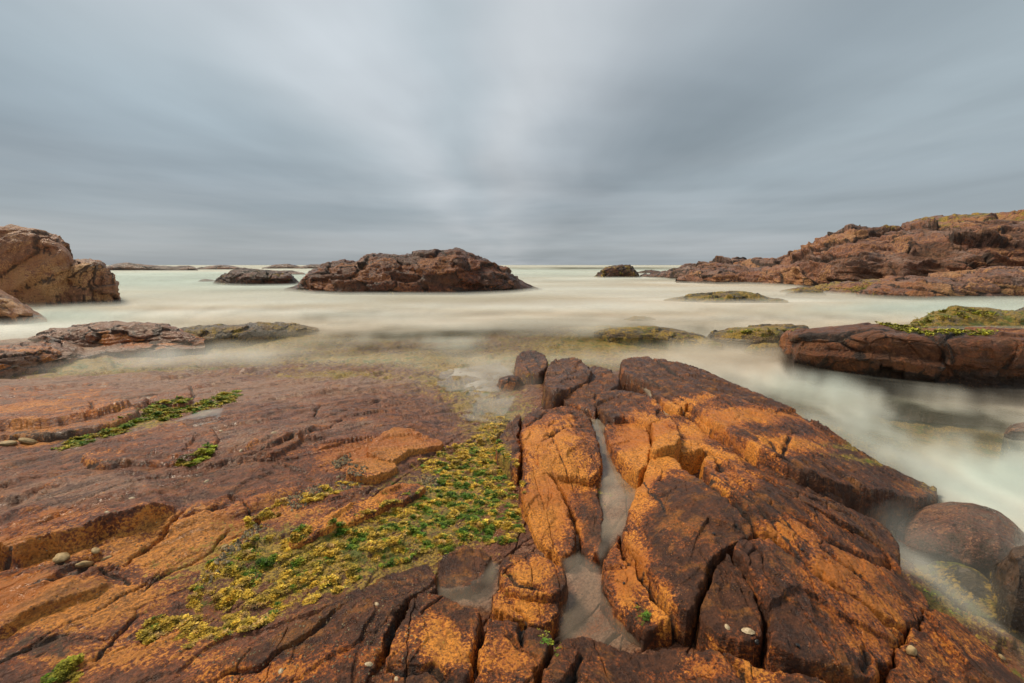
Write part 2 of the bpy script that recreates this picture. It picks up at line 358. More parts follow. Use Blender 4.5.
# open joints: pixel polyline, half width (m), depth (m), surface: B bedrock / T outcrop
CRACKS = [
 ('B', [(140,590),(160,572),(205,550),(232,525)], .006, .02), ('B', [(118,582),(130,580),(100,568),(122,556)], .006, .02), ('B', [(95,560),(80,575),(50,585),(0,600)], .004, .012),
 ('B', [(185,511),(165,530),(138,552)], .012, .05), ('B', [(230,496),(250,510),(262,530)], .007, .03), ('B', [(0,585),(60,560),(120,540)], .004, .01),
 ('B', [(82,400),(92,410),(95,422)], .014, .03), ('B', [(0,392),(30,398),(60,400),(85,399)], .012, .04), ('B', [(190,385),(195,398),(180,402)], .015, .04),
 ('B', [(95,660),(110,640),(125,620),(140,605)], .006, .02), ('B', [(0,480),(60,470),(140,468)], .006, .012), ('B', [(210,470),(260,455),(330,430),(350,415)], .006, .018),
 ('B', [(310,420),(322,405)], .012, .03), ('B', [(130,482),(200,476),(256,460)], .005, .012), ('B', [(180,520),(230,505)], .006, .02),
 ('T', [(668,400),(700,420),(735,443),(768,465),(800,480),(838,495)], .010, .12),
 ('T', [(618,536),(628,550),(642,570),(662,594),(684,620)], .006, .07), ('T', [(690,452),(722,470),(760,500),(790,520)], .004, .04), ('T', [(700,440),(740,462),(790,492),(850,520)], .004, .04),
 ('T', [(628,470),(640,480),(655,500),(672,515)], .003, .004),
 ('T', [(704,476),(720,490),(735,500),(748,514),(756,532)], .009, .05), ('T', [(716,455),(722,462),(720,470)], .008, .04), ('T', [(693,470),(715,480),(745,495)], .005, .02),
 ('T', [(735,520),(745,535),(752,545)], .003, .01), ('T', [(730,482),(748,500),(768,520),(790,528)], .005, .02),
 ('T', [(820,548),(840,562),(856,568),(875,590)], .005, .02), ('T', [(870,610),(885,625),(900,640)], .006, .03), ('T', [(785,510),(800,520),(830,542),(870,560),(895,565)], .009, .04),
 ('T', [(862,668),(870,655),(868,645)], .005, .02), ('T', [(775,515),(810,545)], .003, .01),
 ('T', [(557,410),(565,416),(577,414)], .008, .03), ('T', [(545,440),(552,436),(565,430),(588,428)], .007, .03), ('T', [(540,445),(550,440),(560,430)], .006, .02),
 ('T', [(525,430),(548,412)], .006, .02), ('T', [(500,575),(520,585),(545,592)], .006, .03), ('T', [(512,600),(528,612),(522,640)], .005, .03), ('T', [(350,600),(300,640),(262,665),(200,680)], .006, .03),
 ('T', [(408,600),(395,625),(385,640)], .006, .03), ('T', [(535,655),(515,640),(508,632)], .006, .03), ('T', [(388,670),(405,672),(430,668),(455,683)], .008, .03),
 ('T', [(580,650),(575,665),(562,683)], .006, .03), ('T', [(740,660),(745,672),(760,683)], .006, .03), ('T', [(650,360),(670,375),(690,385)], .01, .05), ('T', [(640,380),(665,378),(700,392),(740,415)], .008, .04),
 ('T', [(690,378),(720,395),(770,418)], .006, .03), ('T', [(790,440),(784,455),(780,462)], .006, .03), ('T', [(760,440),(772,448),(779,462)], .006, .03), ('T', [(830,455),(800,440),(790,438)], .006, .02),
]
_t = {'B': BASE, 'T': TOP}
CR = [(k, _t[k].unproj(p), w * 1.9 if k == 'T' else min(w, .008), d) for k, p, w, d in CRACKS]
LG = [(BASE.unproj(p), h, f) for p, h, f in LEDGES]

def brushes(X, Y, which):
    """height change from ledges and cracks"""
    wx = X + warpx(X, Y, .022, 7., 11); wy = Y + warpx(X, Y, .022, 7., 23)
    dz = np.zeros(X.shape); ck = np.zeros(X.shape)
    if which == 'B':
        for pl, h, fo in LG:
            lo = pl.min(0) - 2.2 * fo; hi = pl.max(0) + 2.2 * fo
            m = (wx > lo[0]) & (wx < hi[0]) & (wy > lo[1]) & (wy < hi[1])
            if not m.any(): continue
            d, sd_, fr = seg_dist(wx[m], wy[m], pl)
            tap = sstep(fr, 0, .12) * sstep(1 - fr, 0, .15)
            e = np.exp(-d / fo)
            up = np.where(sd_ > 0, h * e, -.35 * h * np.exp(-d / (fo * .3)))
            sm = sstep(np.where(sd_ > 0, d, -d), -.012, .012)      # steep face 2.4 cm wide
            up = (h * e) * sm + (-.35 * h * np.exp(-d / (fo * .3))) * (1 - sm)
            dz[m] += up * tap
    for k, pl, w, dp in CR:
        if k != which: continue
        lo = pl.min(0) - .1; hi = pl.max(0) + .1
        m = (wx > lo[0]) & (wx < hi[0]) & (wy > lo[1]) & (wy < hi[1])
        if not m.any(): continue
        d, _, fr = seg_dist(wx[m], wy[m], pl)
        tap = sstep(fr, -.02, .15) * sstep(1 - fr, -.02, .15) * .8 + .2
        g = np.clip(1 - d / (w * 1.7 + .003), 0, 1) ** .7 * tap
        dz[m] -= 1.3 * dp * g + .008 * np.exp(-d / .03); ck[m] = np.maximum(ck[m], g)
    return dz, ck

def micro(X, Y, seed=0):
    return .006 * fbm2(X * 5, Y * 5, 3, seed) + .0048 * fbm2(X * 19, Y * 19, 4, seed + 5, .62)
def hair_cracks(X, Y, d, seed, fx=2.2, fy=7.5):
    # long joints that run with the bedding, broken by short cross joints
    a, b = local(X + warpx(X, Y, .09, 3, seed), Y + warpx(X, Y, .09, 3, seed + 1), d)
    f1, f2, *_r = cells3(a * fx, b * fy, np.full(X.shape, .5), seed, True)
    e = (f2 - f1); g = np.clip(1 - e / .02, 0, 1) * sstep(fbm2(X * 1.7, Y * 1.7, 2, seed + 9), -.05, .35)
    return g, _r[0]

def joints(X, Y, d, seed, per=.34, w=.0055):
    """long straight open joints parallel to d, broken off here and there"""
    a, b = local(X + warpx(X, Y, .03, 1.2, seed) + warpx(X, Y, .006, 14, seed + 3), Y + warpx(X, Y, .03, 1.2, seed + 1) + warpx(X, Y, .006, 14, seed + 4), d)
    q = b / per + .9 * perlin2(np.zeros_like(b) + seed, b / per * .7, seed); dd = np.abs(q - np.round(q)) * per
    k = np.round(q); msk = sstep(perlin2(a * .55 + k * 7.3, k * 3.1 + .5, seed + 5), -.14, .10)
    wid = w * (.6 + .9 * np.abs(perlin2(a * 3, k, seed + 6))) * (1 + .07 * (X * X + Y * Y))
    return np.clip(1.35 * (1 - dd / wid), 0, 1) * msk
def blobs(X, Y, lst, field):
    """smooth painted cover: (px, py, half width px, half height px, value) -> weighted field"""
    s = np.zeros(X.shape)
    for px, py, rx, ry, v in lst:
        z = field.unproj([(px, py), (px + rx, py), (px, py - ry)]); c = z[0]
        ax = z[1] - c; ay = z[2] - c; A = np.array([ax, ay]).T; iA = np.linalg.inv(A)
        dx = X - c[0]; dy = Y - c[1]
        q = (iA[0, 0] * dx + iA[0, 1] * dy) ** 2 + (iA[1, 0] * dx + iA[1, 1] * dy) ** 2
        s += v * np.exp(-q * .7)
    return s

# painted cover: ochre, dark, overgrown or grey rock, and some painted shade and sheen
OCHRE_B = [(40,610,70,18,.95),(60,545,70,12,.6),(90,590,60,10,.7),(200,530,50,16,1.0),(160,555,40,12,.7),(30,440,25,8,.7),(340,460,40,10,.6),(380,450,30,10,.8),(230,560,25,12,.6),(130,600,50,20,.5),
           (60,395,90,7,.35),(60,415,70,10,.45),(40,560,50,6,.9),(10,590,30,14,.8),(150,660,80,14,.6),(180,640,30,10,.5),(30,660,60,14,.35),(250,420,80,10,.15),(60,525,60,5,.5),(300,520,40,10,.6),(640,600,30,20,.3),(300,500,60,10,.5)]
DARK_B = [(55,572,85,6,.45),(40,440,70,3,.5),(820,668,70,8,.9),(905,645,22,14,.9),(990,650,25,14,.6),(60,640,60,14,.45),(95,600,40,8,.35),(110,590,30,10,.3),(30,655,50,12,.35),(140,432,40,5,.3)]  # leading entries paint shade under the left ledges and in the deep crack
ALG_B = [(900,412,110,22,.7),(990,440,50,16,.6),(300,560,110,35,.9),(430,500,60,30,.8),(480,405,50,18,.35),(500,440,30,25,.6),(430,385,60,12,.25),(300,376,80,5,.3),(120,372,90,6,.45),(60,352,40,9,.3),(460,362,120,5,.8),(250,330,60,5,.8),(640,330,50,6,.9),(340,376,50,4,.5),(130,425,60,7,.7),(560,380,20,14,.3),(960,595,22,18,.8)]
GREY_B = [(60,385,160,12,.3),(60,350,160,16,.4),(60,345,90,12,.9),(120,390,150,8,.7),(60,420,70,10,.3),(350,380,70,8,.6),(330,430,60,12,.3),(80,500,90,20,.35),(200,440,60,14,.3),(600,500,40,60,.5),(560,610,50,40,.6),(460,600,30,10,.7)]  # leading entries paint the pale wet sheen of the left shelf
OCHRE_T = [(692,540,34,38,-.35),(668,510,18,24,-.15),(790,585,36,30,-.42),(735,600,22,26,-.2),(770,500,26,14,-.25),(885,525,22,22,-.3),(840,460,60,12,-.2),(575,515,14,26,-.2),(400,600,70,22,-.15),(600,660,60,12,-.15),(745,424,50,9,.5),(800,446,40,8,.4),(560,445,26,26,.8),(545,505,18,30,.95),(530,440,10,16,.6),(640,440,25,18,.85),(662,408,22,8,.5),(640,490,16,40,.7),(625,580,12,25,.75),(660,600,14,20,.6),(668,455,22,10,.6),(700,445,25,14,.55),
           (745,480,30,16,.45),(790,530,40,14,.7),(830,570,50,16,.75),(870,610,35,18,.7),(800,610,18,14,.3),(720,420,50,6,.6),(760,450,50,6,.65),(700,405,20,6,.5),(800,460,40,6,.5),(860,640,30,10,.55),(760,620,14,30,.25),
           (530,575,25,14,.7),(520,605,25,10,.8),(510,650,20,20,.7),(450,650,28,24,.65),(430,625,20,20,.5),(300,665,60,14,.35),(350,650,30,14,.3),(600,660,50,12,.35),(720,665,50,12,.6),(960,650,50,20,.65),(940,605,15,10,.5),(700,625,30,6,.5),(640,560,10,20,.4),(250,675,60,10,.5),(690,560,30,30,-.05),(870,560,30,12,.4)]
DARK_T = [(690,520,35,35,.10),(790,580,40,25,.12),(560,520,20,25,.05),(400,600,60,20,.1),(560,375,22,12,.35),(530,362,14,8,.4),(655,372,30,8,.3),(830,460,40,12,.3),(900,480,40,8,.35),(880,535,30,12,.3),(800,655,60,7,.4),(880,640,16,14,.4)]  # last entries paint shade into the deep crack at bottom right
ALG_T = [(520,390,20,10,.6),(900,470,60,5,.6),(860,452,40,4,.6),(505,470,8,40,.5),(940,490,20,6,.7)]

def facets(X, Y, d, seed, k=1.):
    """flat broken planes that meet in sharp edges"""
    a, b = local(X + warpx(X, Y, .05, 3, seed), Y + warpx(X, Y, .05, 3, seed + 1), d)
    o = 0.
    for fr, am in ((2.2, .030), (5.5, .011), (13., .0045)):
        f1, f2, h1, h2, h3, ox, oy, oz = cells3(a * fr * .6, b * fr, np.full(X.shape, .5), seed + int(fr * 10), True)
        o = o + am * (.30 * h1 + .85 * (h2 * ox + h3 * oy))
    return o * k
def bed(X, Y):
    z = np.clip(BASE(X, Y), -1.4, .75)
    left = sstep(X + .35 * fbm2(X, Y, 2, 40), .1, -.5)
    a, b = local(X + warpx(X, Y, .22, 1.1, 51), Y + warpx(X, Y, .22, 1.1, 52), LDIR)
    # thin beds that weather back one by one: gentle treads, sharp risers facing the viewer
    for k, (per, amp, sd_) in enumerate(((.62, .040, 61), (.23, .016, 71), (.095, .006, 81))):
        q = b / per + .32 * fbm2(a * .45, b * .4 / per, 3, sd_); fl = q - np.floor(q)
        riser = sstep(fl, .0, .07) * (1 - fl) ** .8
        amt = sstep(fbm2(a * .8 + 3, b * 1.6, 2, sd_ + 3), -.25, .35)
        z = z + amp * riser * amt * (left * .9 + .1)
    z = z + facets(X, Y, LDIR, 700, .8) * (1 - .3 * left)
    z = z + micro(X, Y, 5) * 1.1
    g, _ = hair_cracks(X, Y, LDIR, 31, .55, 5.)
    g = g * sstep(np.hypot(X, Y), 6.5, 4)
    g2 = joints(X, Y, LDIR, 400, .26, .006); g3 = joints(X, Y, (LDIR[0] * .90 - LDIR[1] * .43, LDIR[1] * .90 + LDIR[0] * .43), 430, .8) 
    z = z - .032 * g - .028 * np.maximum(g2, g3); g = np.maximum(g, np.maximum(g2, g3))
    dz, ck = brushes(X, Y, 'B'); z = z + dz
    wet = sstep(z, .16, -.02)
    lump = fbm2(X * 9, Y * 9, 4, 90, .6)
    # boulder-strewn, weedy floor near the water
    fb = facets(X * .9, Y * .9, LDIR, 720, 2.6)
    z = z + (.02 * np.maximum(lump, -.2) + fb) * (wet * .8 + blobs(X, Y, [(440,390,90,25,.8),(120,370,70,8,.6),(300,372,110,6,.7)], BASE))
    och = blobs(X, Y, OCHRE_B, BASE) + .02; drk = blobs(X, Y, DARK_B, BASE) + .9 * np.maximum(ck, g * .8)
    alg = np.clip(blobs(X, Y, ALG_B, BASE), 0, 1.) * .75 + wet * .38
    gry = np.clip(blobs(X, Y, GREY_B, BASE) + .15, 0, 1)
    return z, np.stack([np.clip(och, 0, 1), np.clip(drk, 0, 1), np.clip(alg, 0, 1), gry], -1)

Zb, Cb = bed(GX, GY)
_zb0 = BASE(GX, GY); _dt = Zb - _zb0
_bl = np.zeros_like(_dt); _w = 7
_pd = np.pad(_dt, [(0, 0), (_w // 2, _w // 2)], mode='edge')
for _k in range(_w): _bl += _pd[:, _k:_k + _dt.shape[1]] * (1 + math.cos(math.pi * (_k - _w // 2) / (_w // 2 + 1))) / 2 / ((_w + 1) / 2)
_m = sstep(RR, 4., 7.)[:, None]; Zb = _zb0 + _dt * (1 - _m) + _bl * _m
V = np.stack([GX, GY, Zb], -1).reshape(-1, 3)
mesh_obj('ground', V, grid_faces(*GX.shape)[:, ::-1], M_left, {'tint': Cb.reshape(-1, 4)})
tag(bpy.data.objects['ground'], 'red brown layered bedrock shelf sloping into the sea', None, None, 'structure')

# ---- blocks: each a real slab of its own with rounded arrises and open joints between neighbours
BLK = []
def block(name, label, pts, off=0., r=.035, field='T', mat=None, seed=1, drop=.35, group=None, gap=.008, tilt=(0, 0), lump=1., cat='rock', d=None, extra=None, slope=9.):
    f = _t[field]; poly = smooth_poly(f.unproj(pts) if off == 0 else unproj_off(f, pts, off), 2)
    lo = poly.min(0) - .22; hi = poly.max(0) + .22
    m = (GX > lo[0]) & (GX < hi[0]) & (GY > lo[1]) & (GY < hi[1])
    rows = np.where(m.any(1))[0]; cols = np.where(m.any(0))[0]
    if len(rows) < 3 or len(cols) < 3: return None
    sl = (slice(rows[0], rows[-1] + 1), slice(cols[0], cols[-1] + 1))
    X, Y = GX[sl], GY[sl]
    big = math.sqrt(np.prod(poly.max(0) - poly.min(0)))
    wa = .020
    wx = X + wa * fbm2(X * 6, Y * 6, 4, 7, .55); wy = Y + wa * fbm2(X * 6, Y * 6, 4, 11, .55)
    wx = wx + .007 * perlin2(X * 32, Y * 32, 300); wy = wy + .007 * perlin2(X * 32 + 9, Y * 32, 301)
    dd, _, _ = seg_dist(wx, wy, poly, True); ins = inside(wx, wy, poly)
    di = np.where(ins, dd, -dd) - gap
    R = .36 * r * (1 + .8 * fbm2(X * 4, Y * 4, 3, seed + 5)); R = np.maximum(R, .005)
    e = np.clip(di / R, 0, 1); prof = -R * (1 - np.sqrt(1 - (1 - e) ** 2))
    prof = np.where(di < 0, -R - (-di) * slope, prof)
    cxy = poly.mean(0)
    top = f(X, Y) + off + tilt[0] * (X - cxy[0]) + tilt[1] * (Y - cxy[1])
    dr = RDIR if d is None else d
    a, b = local(X + warpx(X, Y, .1, 2, seed + 20), Y + warpx(X, Y, .1, 2, seed + 21), dr)
    q = b / .17 + .5 * fbm2(a * .9, b * 2, 3, seed + 61); fl = q - np.floor(q)
    top = top + lump * .012 * sstep(fl, 0, .12) * (1 - fl) * sstep(fbm2(a, b * 2, 2, seed + 8), -.3, .4)
    top = top + lump * facets(X, Y, dr, seed) + micro(X, Y, seed)
    g, hc = hair_cracks(X, Y, dr, seed + 31, 1.5, 5.)
    jt = joints(X, Y, dr, 500 + seed, .24, .004); g = np.maximum(g, jt)
    top = top - .018 * g + .007 * hc * lump
    dz, ck = brushes(X, Y, field)
    z = top + prof + dz
    if field == 'T':
        och = blobs(X, Y, OCHRE_T, TOP) - .02; drk = blobs(X, Y, DARK_T, TOP); alg = blobs(X, Y, ALG_T, TOP); gry = np.full(X.shape, .12)
    else:
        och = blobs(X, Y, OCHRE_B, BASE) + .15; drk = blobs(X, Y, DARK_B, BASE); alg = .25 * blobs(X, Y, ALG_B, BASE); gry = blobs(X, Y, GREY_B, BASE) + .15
    edge = sstep(di, .09, .0)
    och = och + .18 * edge * sstep(fbm2(X * 4, Y * 4, 2, seed + 77), -.3, .3)
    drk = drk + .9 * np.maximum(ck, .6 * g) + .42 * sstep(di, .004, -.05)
    if extra: och = och + extra.get('och', 0); drk = drk + extra.get('drk', 0); alg = alg + extra.get('alg', 0); gry = gry + extra.get('gry', 0)
    keep = (di > -.06) & (z > Zb[sl] - .25)
    z = np.maximum(z, top - .45)
    Cc = np.clip(np.stack([och, drk, alg, gry], -1), 0, 1)
    fc = grid_faces(*X.shape, keep)
    if len(fc) < 10: return None
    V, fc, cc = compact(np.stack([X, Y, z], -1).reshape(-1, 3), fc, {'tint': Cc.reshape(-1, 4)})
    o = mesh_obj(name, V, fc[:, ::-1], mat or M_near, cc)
    return tag(o, label, cat, group)
def unproj_off(f, pts, off):
    p = np.array([q[:2] for q in pts], float); z = np.full(len(p), .3)
    for _ in range(12):
        w = P(p[:, 0], p[:, 1], z); z = .5 * z + .5 * np.clip(f(w[:, 0], w[:, 1]) + off, -1, 1.3)
    return P(p[:, 0], p[:, 1], z)

GA = 'jointed blocks of the ochre outcrop'
block('rock_block', 'large dark brown rock block with ochre upper edge, right of the big pool', [(650,452),(672,455),(700,476),(720,492),(746,514),(757,533),(727,547),(712,558),(703,576),(697,597),(684,614),(660,588),(640,563),(628,545),(620,535),(628,508),(640,485)], 0, .05, seed=2, group=GA)
block('rock_block', 'speckled orange rock block overhanging the right edge of the big pool', [(618,530),(627,546),(640,566),(660,592),(681,617),(660,624),(643,629),(628,618),(612,601),(600,576),(606,556),(613,540)], -.03, .05, seed=3, group=GA)
block('rock_block', 'triangular brown rock block with a white limpet near its lower right corner', [(727,550),(745,574),(760,600),(768,640),(745,640),(715,630),(694,615),(704,585),(714,562)], -.02, .03, seed=4, group=GA)
block('rock_block', 'broad dark slab with ochre rim running down to the black crack at bottom right', [(760,533),(772,536),(800,562),(838,590),(886,621),(905,632),(900,650),(885,664),(868,674),(838,668),(800,658),(772,644),(764,600),(748,572),(730,548)], .01, .05, seed=5, group=GA)
block('rock_block', 'long ochre rock strip between the dark slab and the brown outer edge', [(706,452),(722,455),(750,474),(790,500),(840,524),(880,548),(905,580),(930,600),(928,614),(908,630),(888,619),(840,588),(802,560),(774,534),(760,531),(748,512),(722,490),(704,474)], .0, .03, seed=6, group=GA)
block('rock_block', 'brown striated edge block above the misty water beside the mossy rock', [(768,478),(800,490),(850,508),(880,522),(898,545),(905,578),(880,547),(842,522),(792,498)], .02, .03, seed=7, group=GA)
block('rock_block', 'grey topped wedge of rock between the orange block and the long ridge crack', [(664,428),(672,412),(684,404),(720,430),(768,458),(800,474),(850,505),(835,505),(795,492),(768,476),(740,466),(722,454),(704,448),(690,452),(672,452),(655,450),(662,440)], -.045, .03, seed=8, group=GA)
block('rock_ridge', 'long brown rock ridge with ochre flank along the right hand water channel', [(622,372),(620,361),(634,356),(655,357),(700,368),(752,392),(800,414),(845,440),(880,462),(945,492),(925,499),(880,494),(835,484),(800,470),(768,454),(720,426),(690,402),(672,392),(655,384),(640,380)], .06, .04, seed=9, group=None, lump=1.3, drop=.5)
block('rock_block', 'wet dark knuckle of rock at the seaward tip of the ridge', [(650,378),(665,376),(684,388),(690,402),(680,410),(664,402),(652,392)], .04, .035, seed=10, group=GA)
block('rock_block', 'orange knob of rock left of the narrow trickle and below the ridge tip', [(600,392),(618,388),(648,394),(660,402),(668,418),(650,424),(630,416),(612,420),(600,412),(594,402)], .07, .05, seed=11, group=GA, lump=1.3)
block('rock_block', 'speckled orange rock with dark holes on the right bank of the trickle', [(604,420),(628,416),(648,424),(652,440),(650,458),(640,470),(628,466),(616,452),(606,436)], .02, .05, seed=12, group=GA, lump=1.3)
block('rock_block', 'dark squarish block wedged between the orange rock and the grey wedge', [(651,420),(668,414),(678,424),(682,442),(664,448),(650,452),(654,438)], .06, .03, seed=13, group=GA)
block('rock_block', 'cracked orange and maroon rock mass left of the trickle', [(524,412),(545,408),(575,405),(590,414),(596,432),(602,452),(602,474),(578,478),(555,474),(538,478),(522,470),(524,450),(520,430)], .02, .06, seed=14, group=GA, lump=1.4)
block('rock_block', 'bright orange rounded lobe pointing at the head of the big pool', [(524,466),(536,462),(550,474),(562,492),(570,510),(577,535),(571,553),(548,546),(532,530),(524,505),(518,482)], .03, .06, seed=15, group=GA)
block('rock_block', 'brown rock slope falling from the orange lobe to the narrow trickle', [(552,474),(578,480),(600,478),(598,500),(604,520),(602,545),(592,562),(580,545),(574,515),(564,492)], -.03, .05, seed=16, group=GA)
block('rock_block', 'thin orange rock fin beside the seaweed left of the cracked mass', [(494,448),(502,430),(516,415),(523,413),(518,432),(522,452),(518,474),(508,462)], .0, .03, seed=17, group=GA)
block('rock_block', 'brown layered rock step behind the trickle and right of the dark knobs', [(562,380),(580,374),(604,380),(612,392),(596,402),(598,416),(580,406),(564,402),(560,392)], .04, .04, seed=18, group=GA, lump=1.4)
block('rock_block', 'rounded maroon block capped with ochre left of the big pool', [(500,556),(520,549),(543,551),(560,562),(568,582),(564,592),(535,594),(510,588),(496,582)], .02, .05, seed=21, group=GA)
block('rock_block', 'low orange block split by short joints below the maroon capped block', [(494,586),(512,592),(536,597),(560,596),(561,612),(552,622),(520,620),(490,610)], -.02, .03, seed=22, group=GA)
block('rock_block', 'dark maroon rock wedge sloping into the small pool', [(440,556),(462,550),(486,550),(494,560),(484,578),(470,588),(440,590),(436,575)], -.02, .05, seed=23, group=GA, tilt=(0, .1))
block('rock_slab', 'long maroon slab speckled with orange along the lower edge of the seaweed', [(150,700),(185,672),(250,648),(330,605),(400,566),(436,560),(437,592),(408,598),(396,625),(380,655),(362,700)], -.01, .05, seed=24, group=GA)
block('rock_slab', 'brown slab with ochre lower half in front of the small pool', [(412,600),(440,594),(476,608),(482,616),(474,650),(466,705),(368,705),(385,655),(398,628)], .0, .035, seed=25, group=GA)
block('rock_slab', 'orange speckled slab at the bottom edge below the split block', [(486,614),(520,624),(548,626),(556,640),(540,662),(524,705),(470,705),(478,650)], -.01, .035, seed=26, group=GA)
block('rock_slab', 'dark brown slab along the bottom in front of the big pool', [(560,642),(580,636),(610,642),(640,652),(668,644),(700,650),(735,662),(760,705),(528,705),(545,664)], -.02, .05, seed=27, group=GA)
block('rock_slab', 'orange brown slab below the black crack in the bottom right corner', [(690,640),(740,658),(790,673),(838,684),(880,690),(905,705),(765,705),(740,662),(705,648)], -.04, .03, seed=28, group=GA)
block('rock_slab', 'streaked ochre slab tapering to the dark gully in the bottom right corner', [(902,640),(915,622),(932,606),(950,612),(975,634),(1000,655),(1045,705),(905,705),(884,676)], .0, .04, seed=29, group=GA)
block('rock_slab', 'tan flat slab with an undercut edge at the left side above the moss', [(-40,402),(0,398),(50,398),(84,400),(120,402),(142,408),(132,416),(96,426),(60,433),(20,434),(-40,436)], .075, .04, 'B', M_left, seed=41, d=LDIR, extra={'gry': .25}, slope=3)
block('rock_slab', 'lens shaped purple brown slab with an orange rim between the two moss patches', [(78,459),(98,446),(125,436),(150,428),(172,421),(195,427),(213,427),(219,436),(214,448),(196,458),(170,464),(130,462),(100,464)], .055, .045, 'B', M_left, seed=42, d=LDIR, extra={'och': .12, 'drk': .12}, slope=2)
block('rock_slab', 'brown slab lip overhanging the upper end of the long moss patch', [(146,400),(152,396),(190,386),(194,398),(186,404),(164,403)], .06, .03, 'B', M_left, seed=43, d=LDIR)
block('rock_slab', 'humped orange brown slab beside the top of the seaweed band', [(364,448),(374,436),(392,427),(412,428),(428,436),(446,440),(440,446),(410,450),(396,462),(372,456)], .07, .04, 'B', M_left, seed=44, d=LDIR, extra={'och': .55})
block('rock_slab', 'small orange slab with a dark rim below the humped slab', [(344,470),(352,460),(376,456),(398,462),(396,470),(376,478),(352,478)], .05, .03, 'B', M_left, seed=45, d=LDIR, extra={'och': .5})
block('rock_slab', 'narrow brown slab lying diagonally inside the seaweed band', [(285,540),(320,518),(360,500),(395,484),(420,482),(430,488),(400,502),(350,522),(310,540),(292,548)], .05, .03, 'B', M_near, seed=46, d=LDIR, extra={'och': .3})
block('rock_slab', 'broad flat brown slab dotted with shells left of the humped slab', [(240,452),(262,440),(300,424),(352,412),(398,408),(405,420),(372,432),(330,446),(290,458),(262,462)], .025, .03, 'B', M_left, seed=47, d=LDIR)

block('rock_block', 'dark squared block at the seaward end of the outcrop, left of a maroon one', [(514,368),(517,354),(528,349),(545,352),(549,364),(541,373),(524,374)], .10, .05, seed=31, group=GA, extra={'och': -.2}, slope=6)
block('rock_block', 'broken maroon block at the seaward end of the outcrop beside a darker one', [(543,382),(547,366),(556,357),(575,355),(586,363),(594,374),(580,384),(562,392),(548,392)], .13, .06, seed=32, group=GA, lump=1.6, extra={'och': -.1}, slope=6)
block('rock_block', 'low ragged rock step joining the maroon block to the long ridge', [(580,372),(594,366),(612,370),(622,380),(612,392),(598,390),(586,384)], .06, .04, seed=33, group=GA, lump=1.6, slope=6)
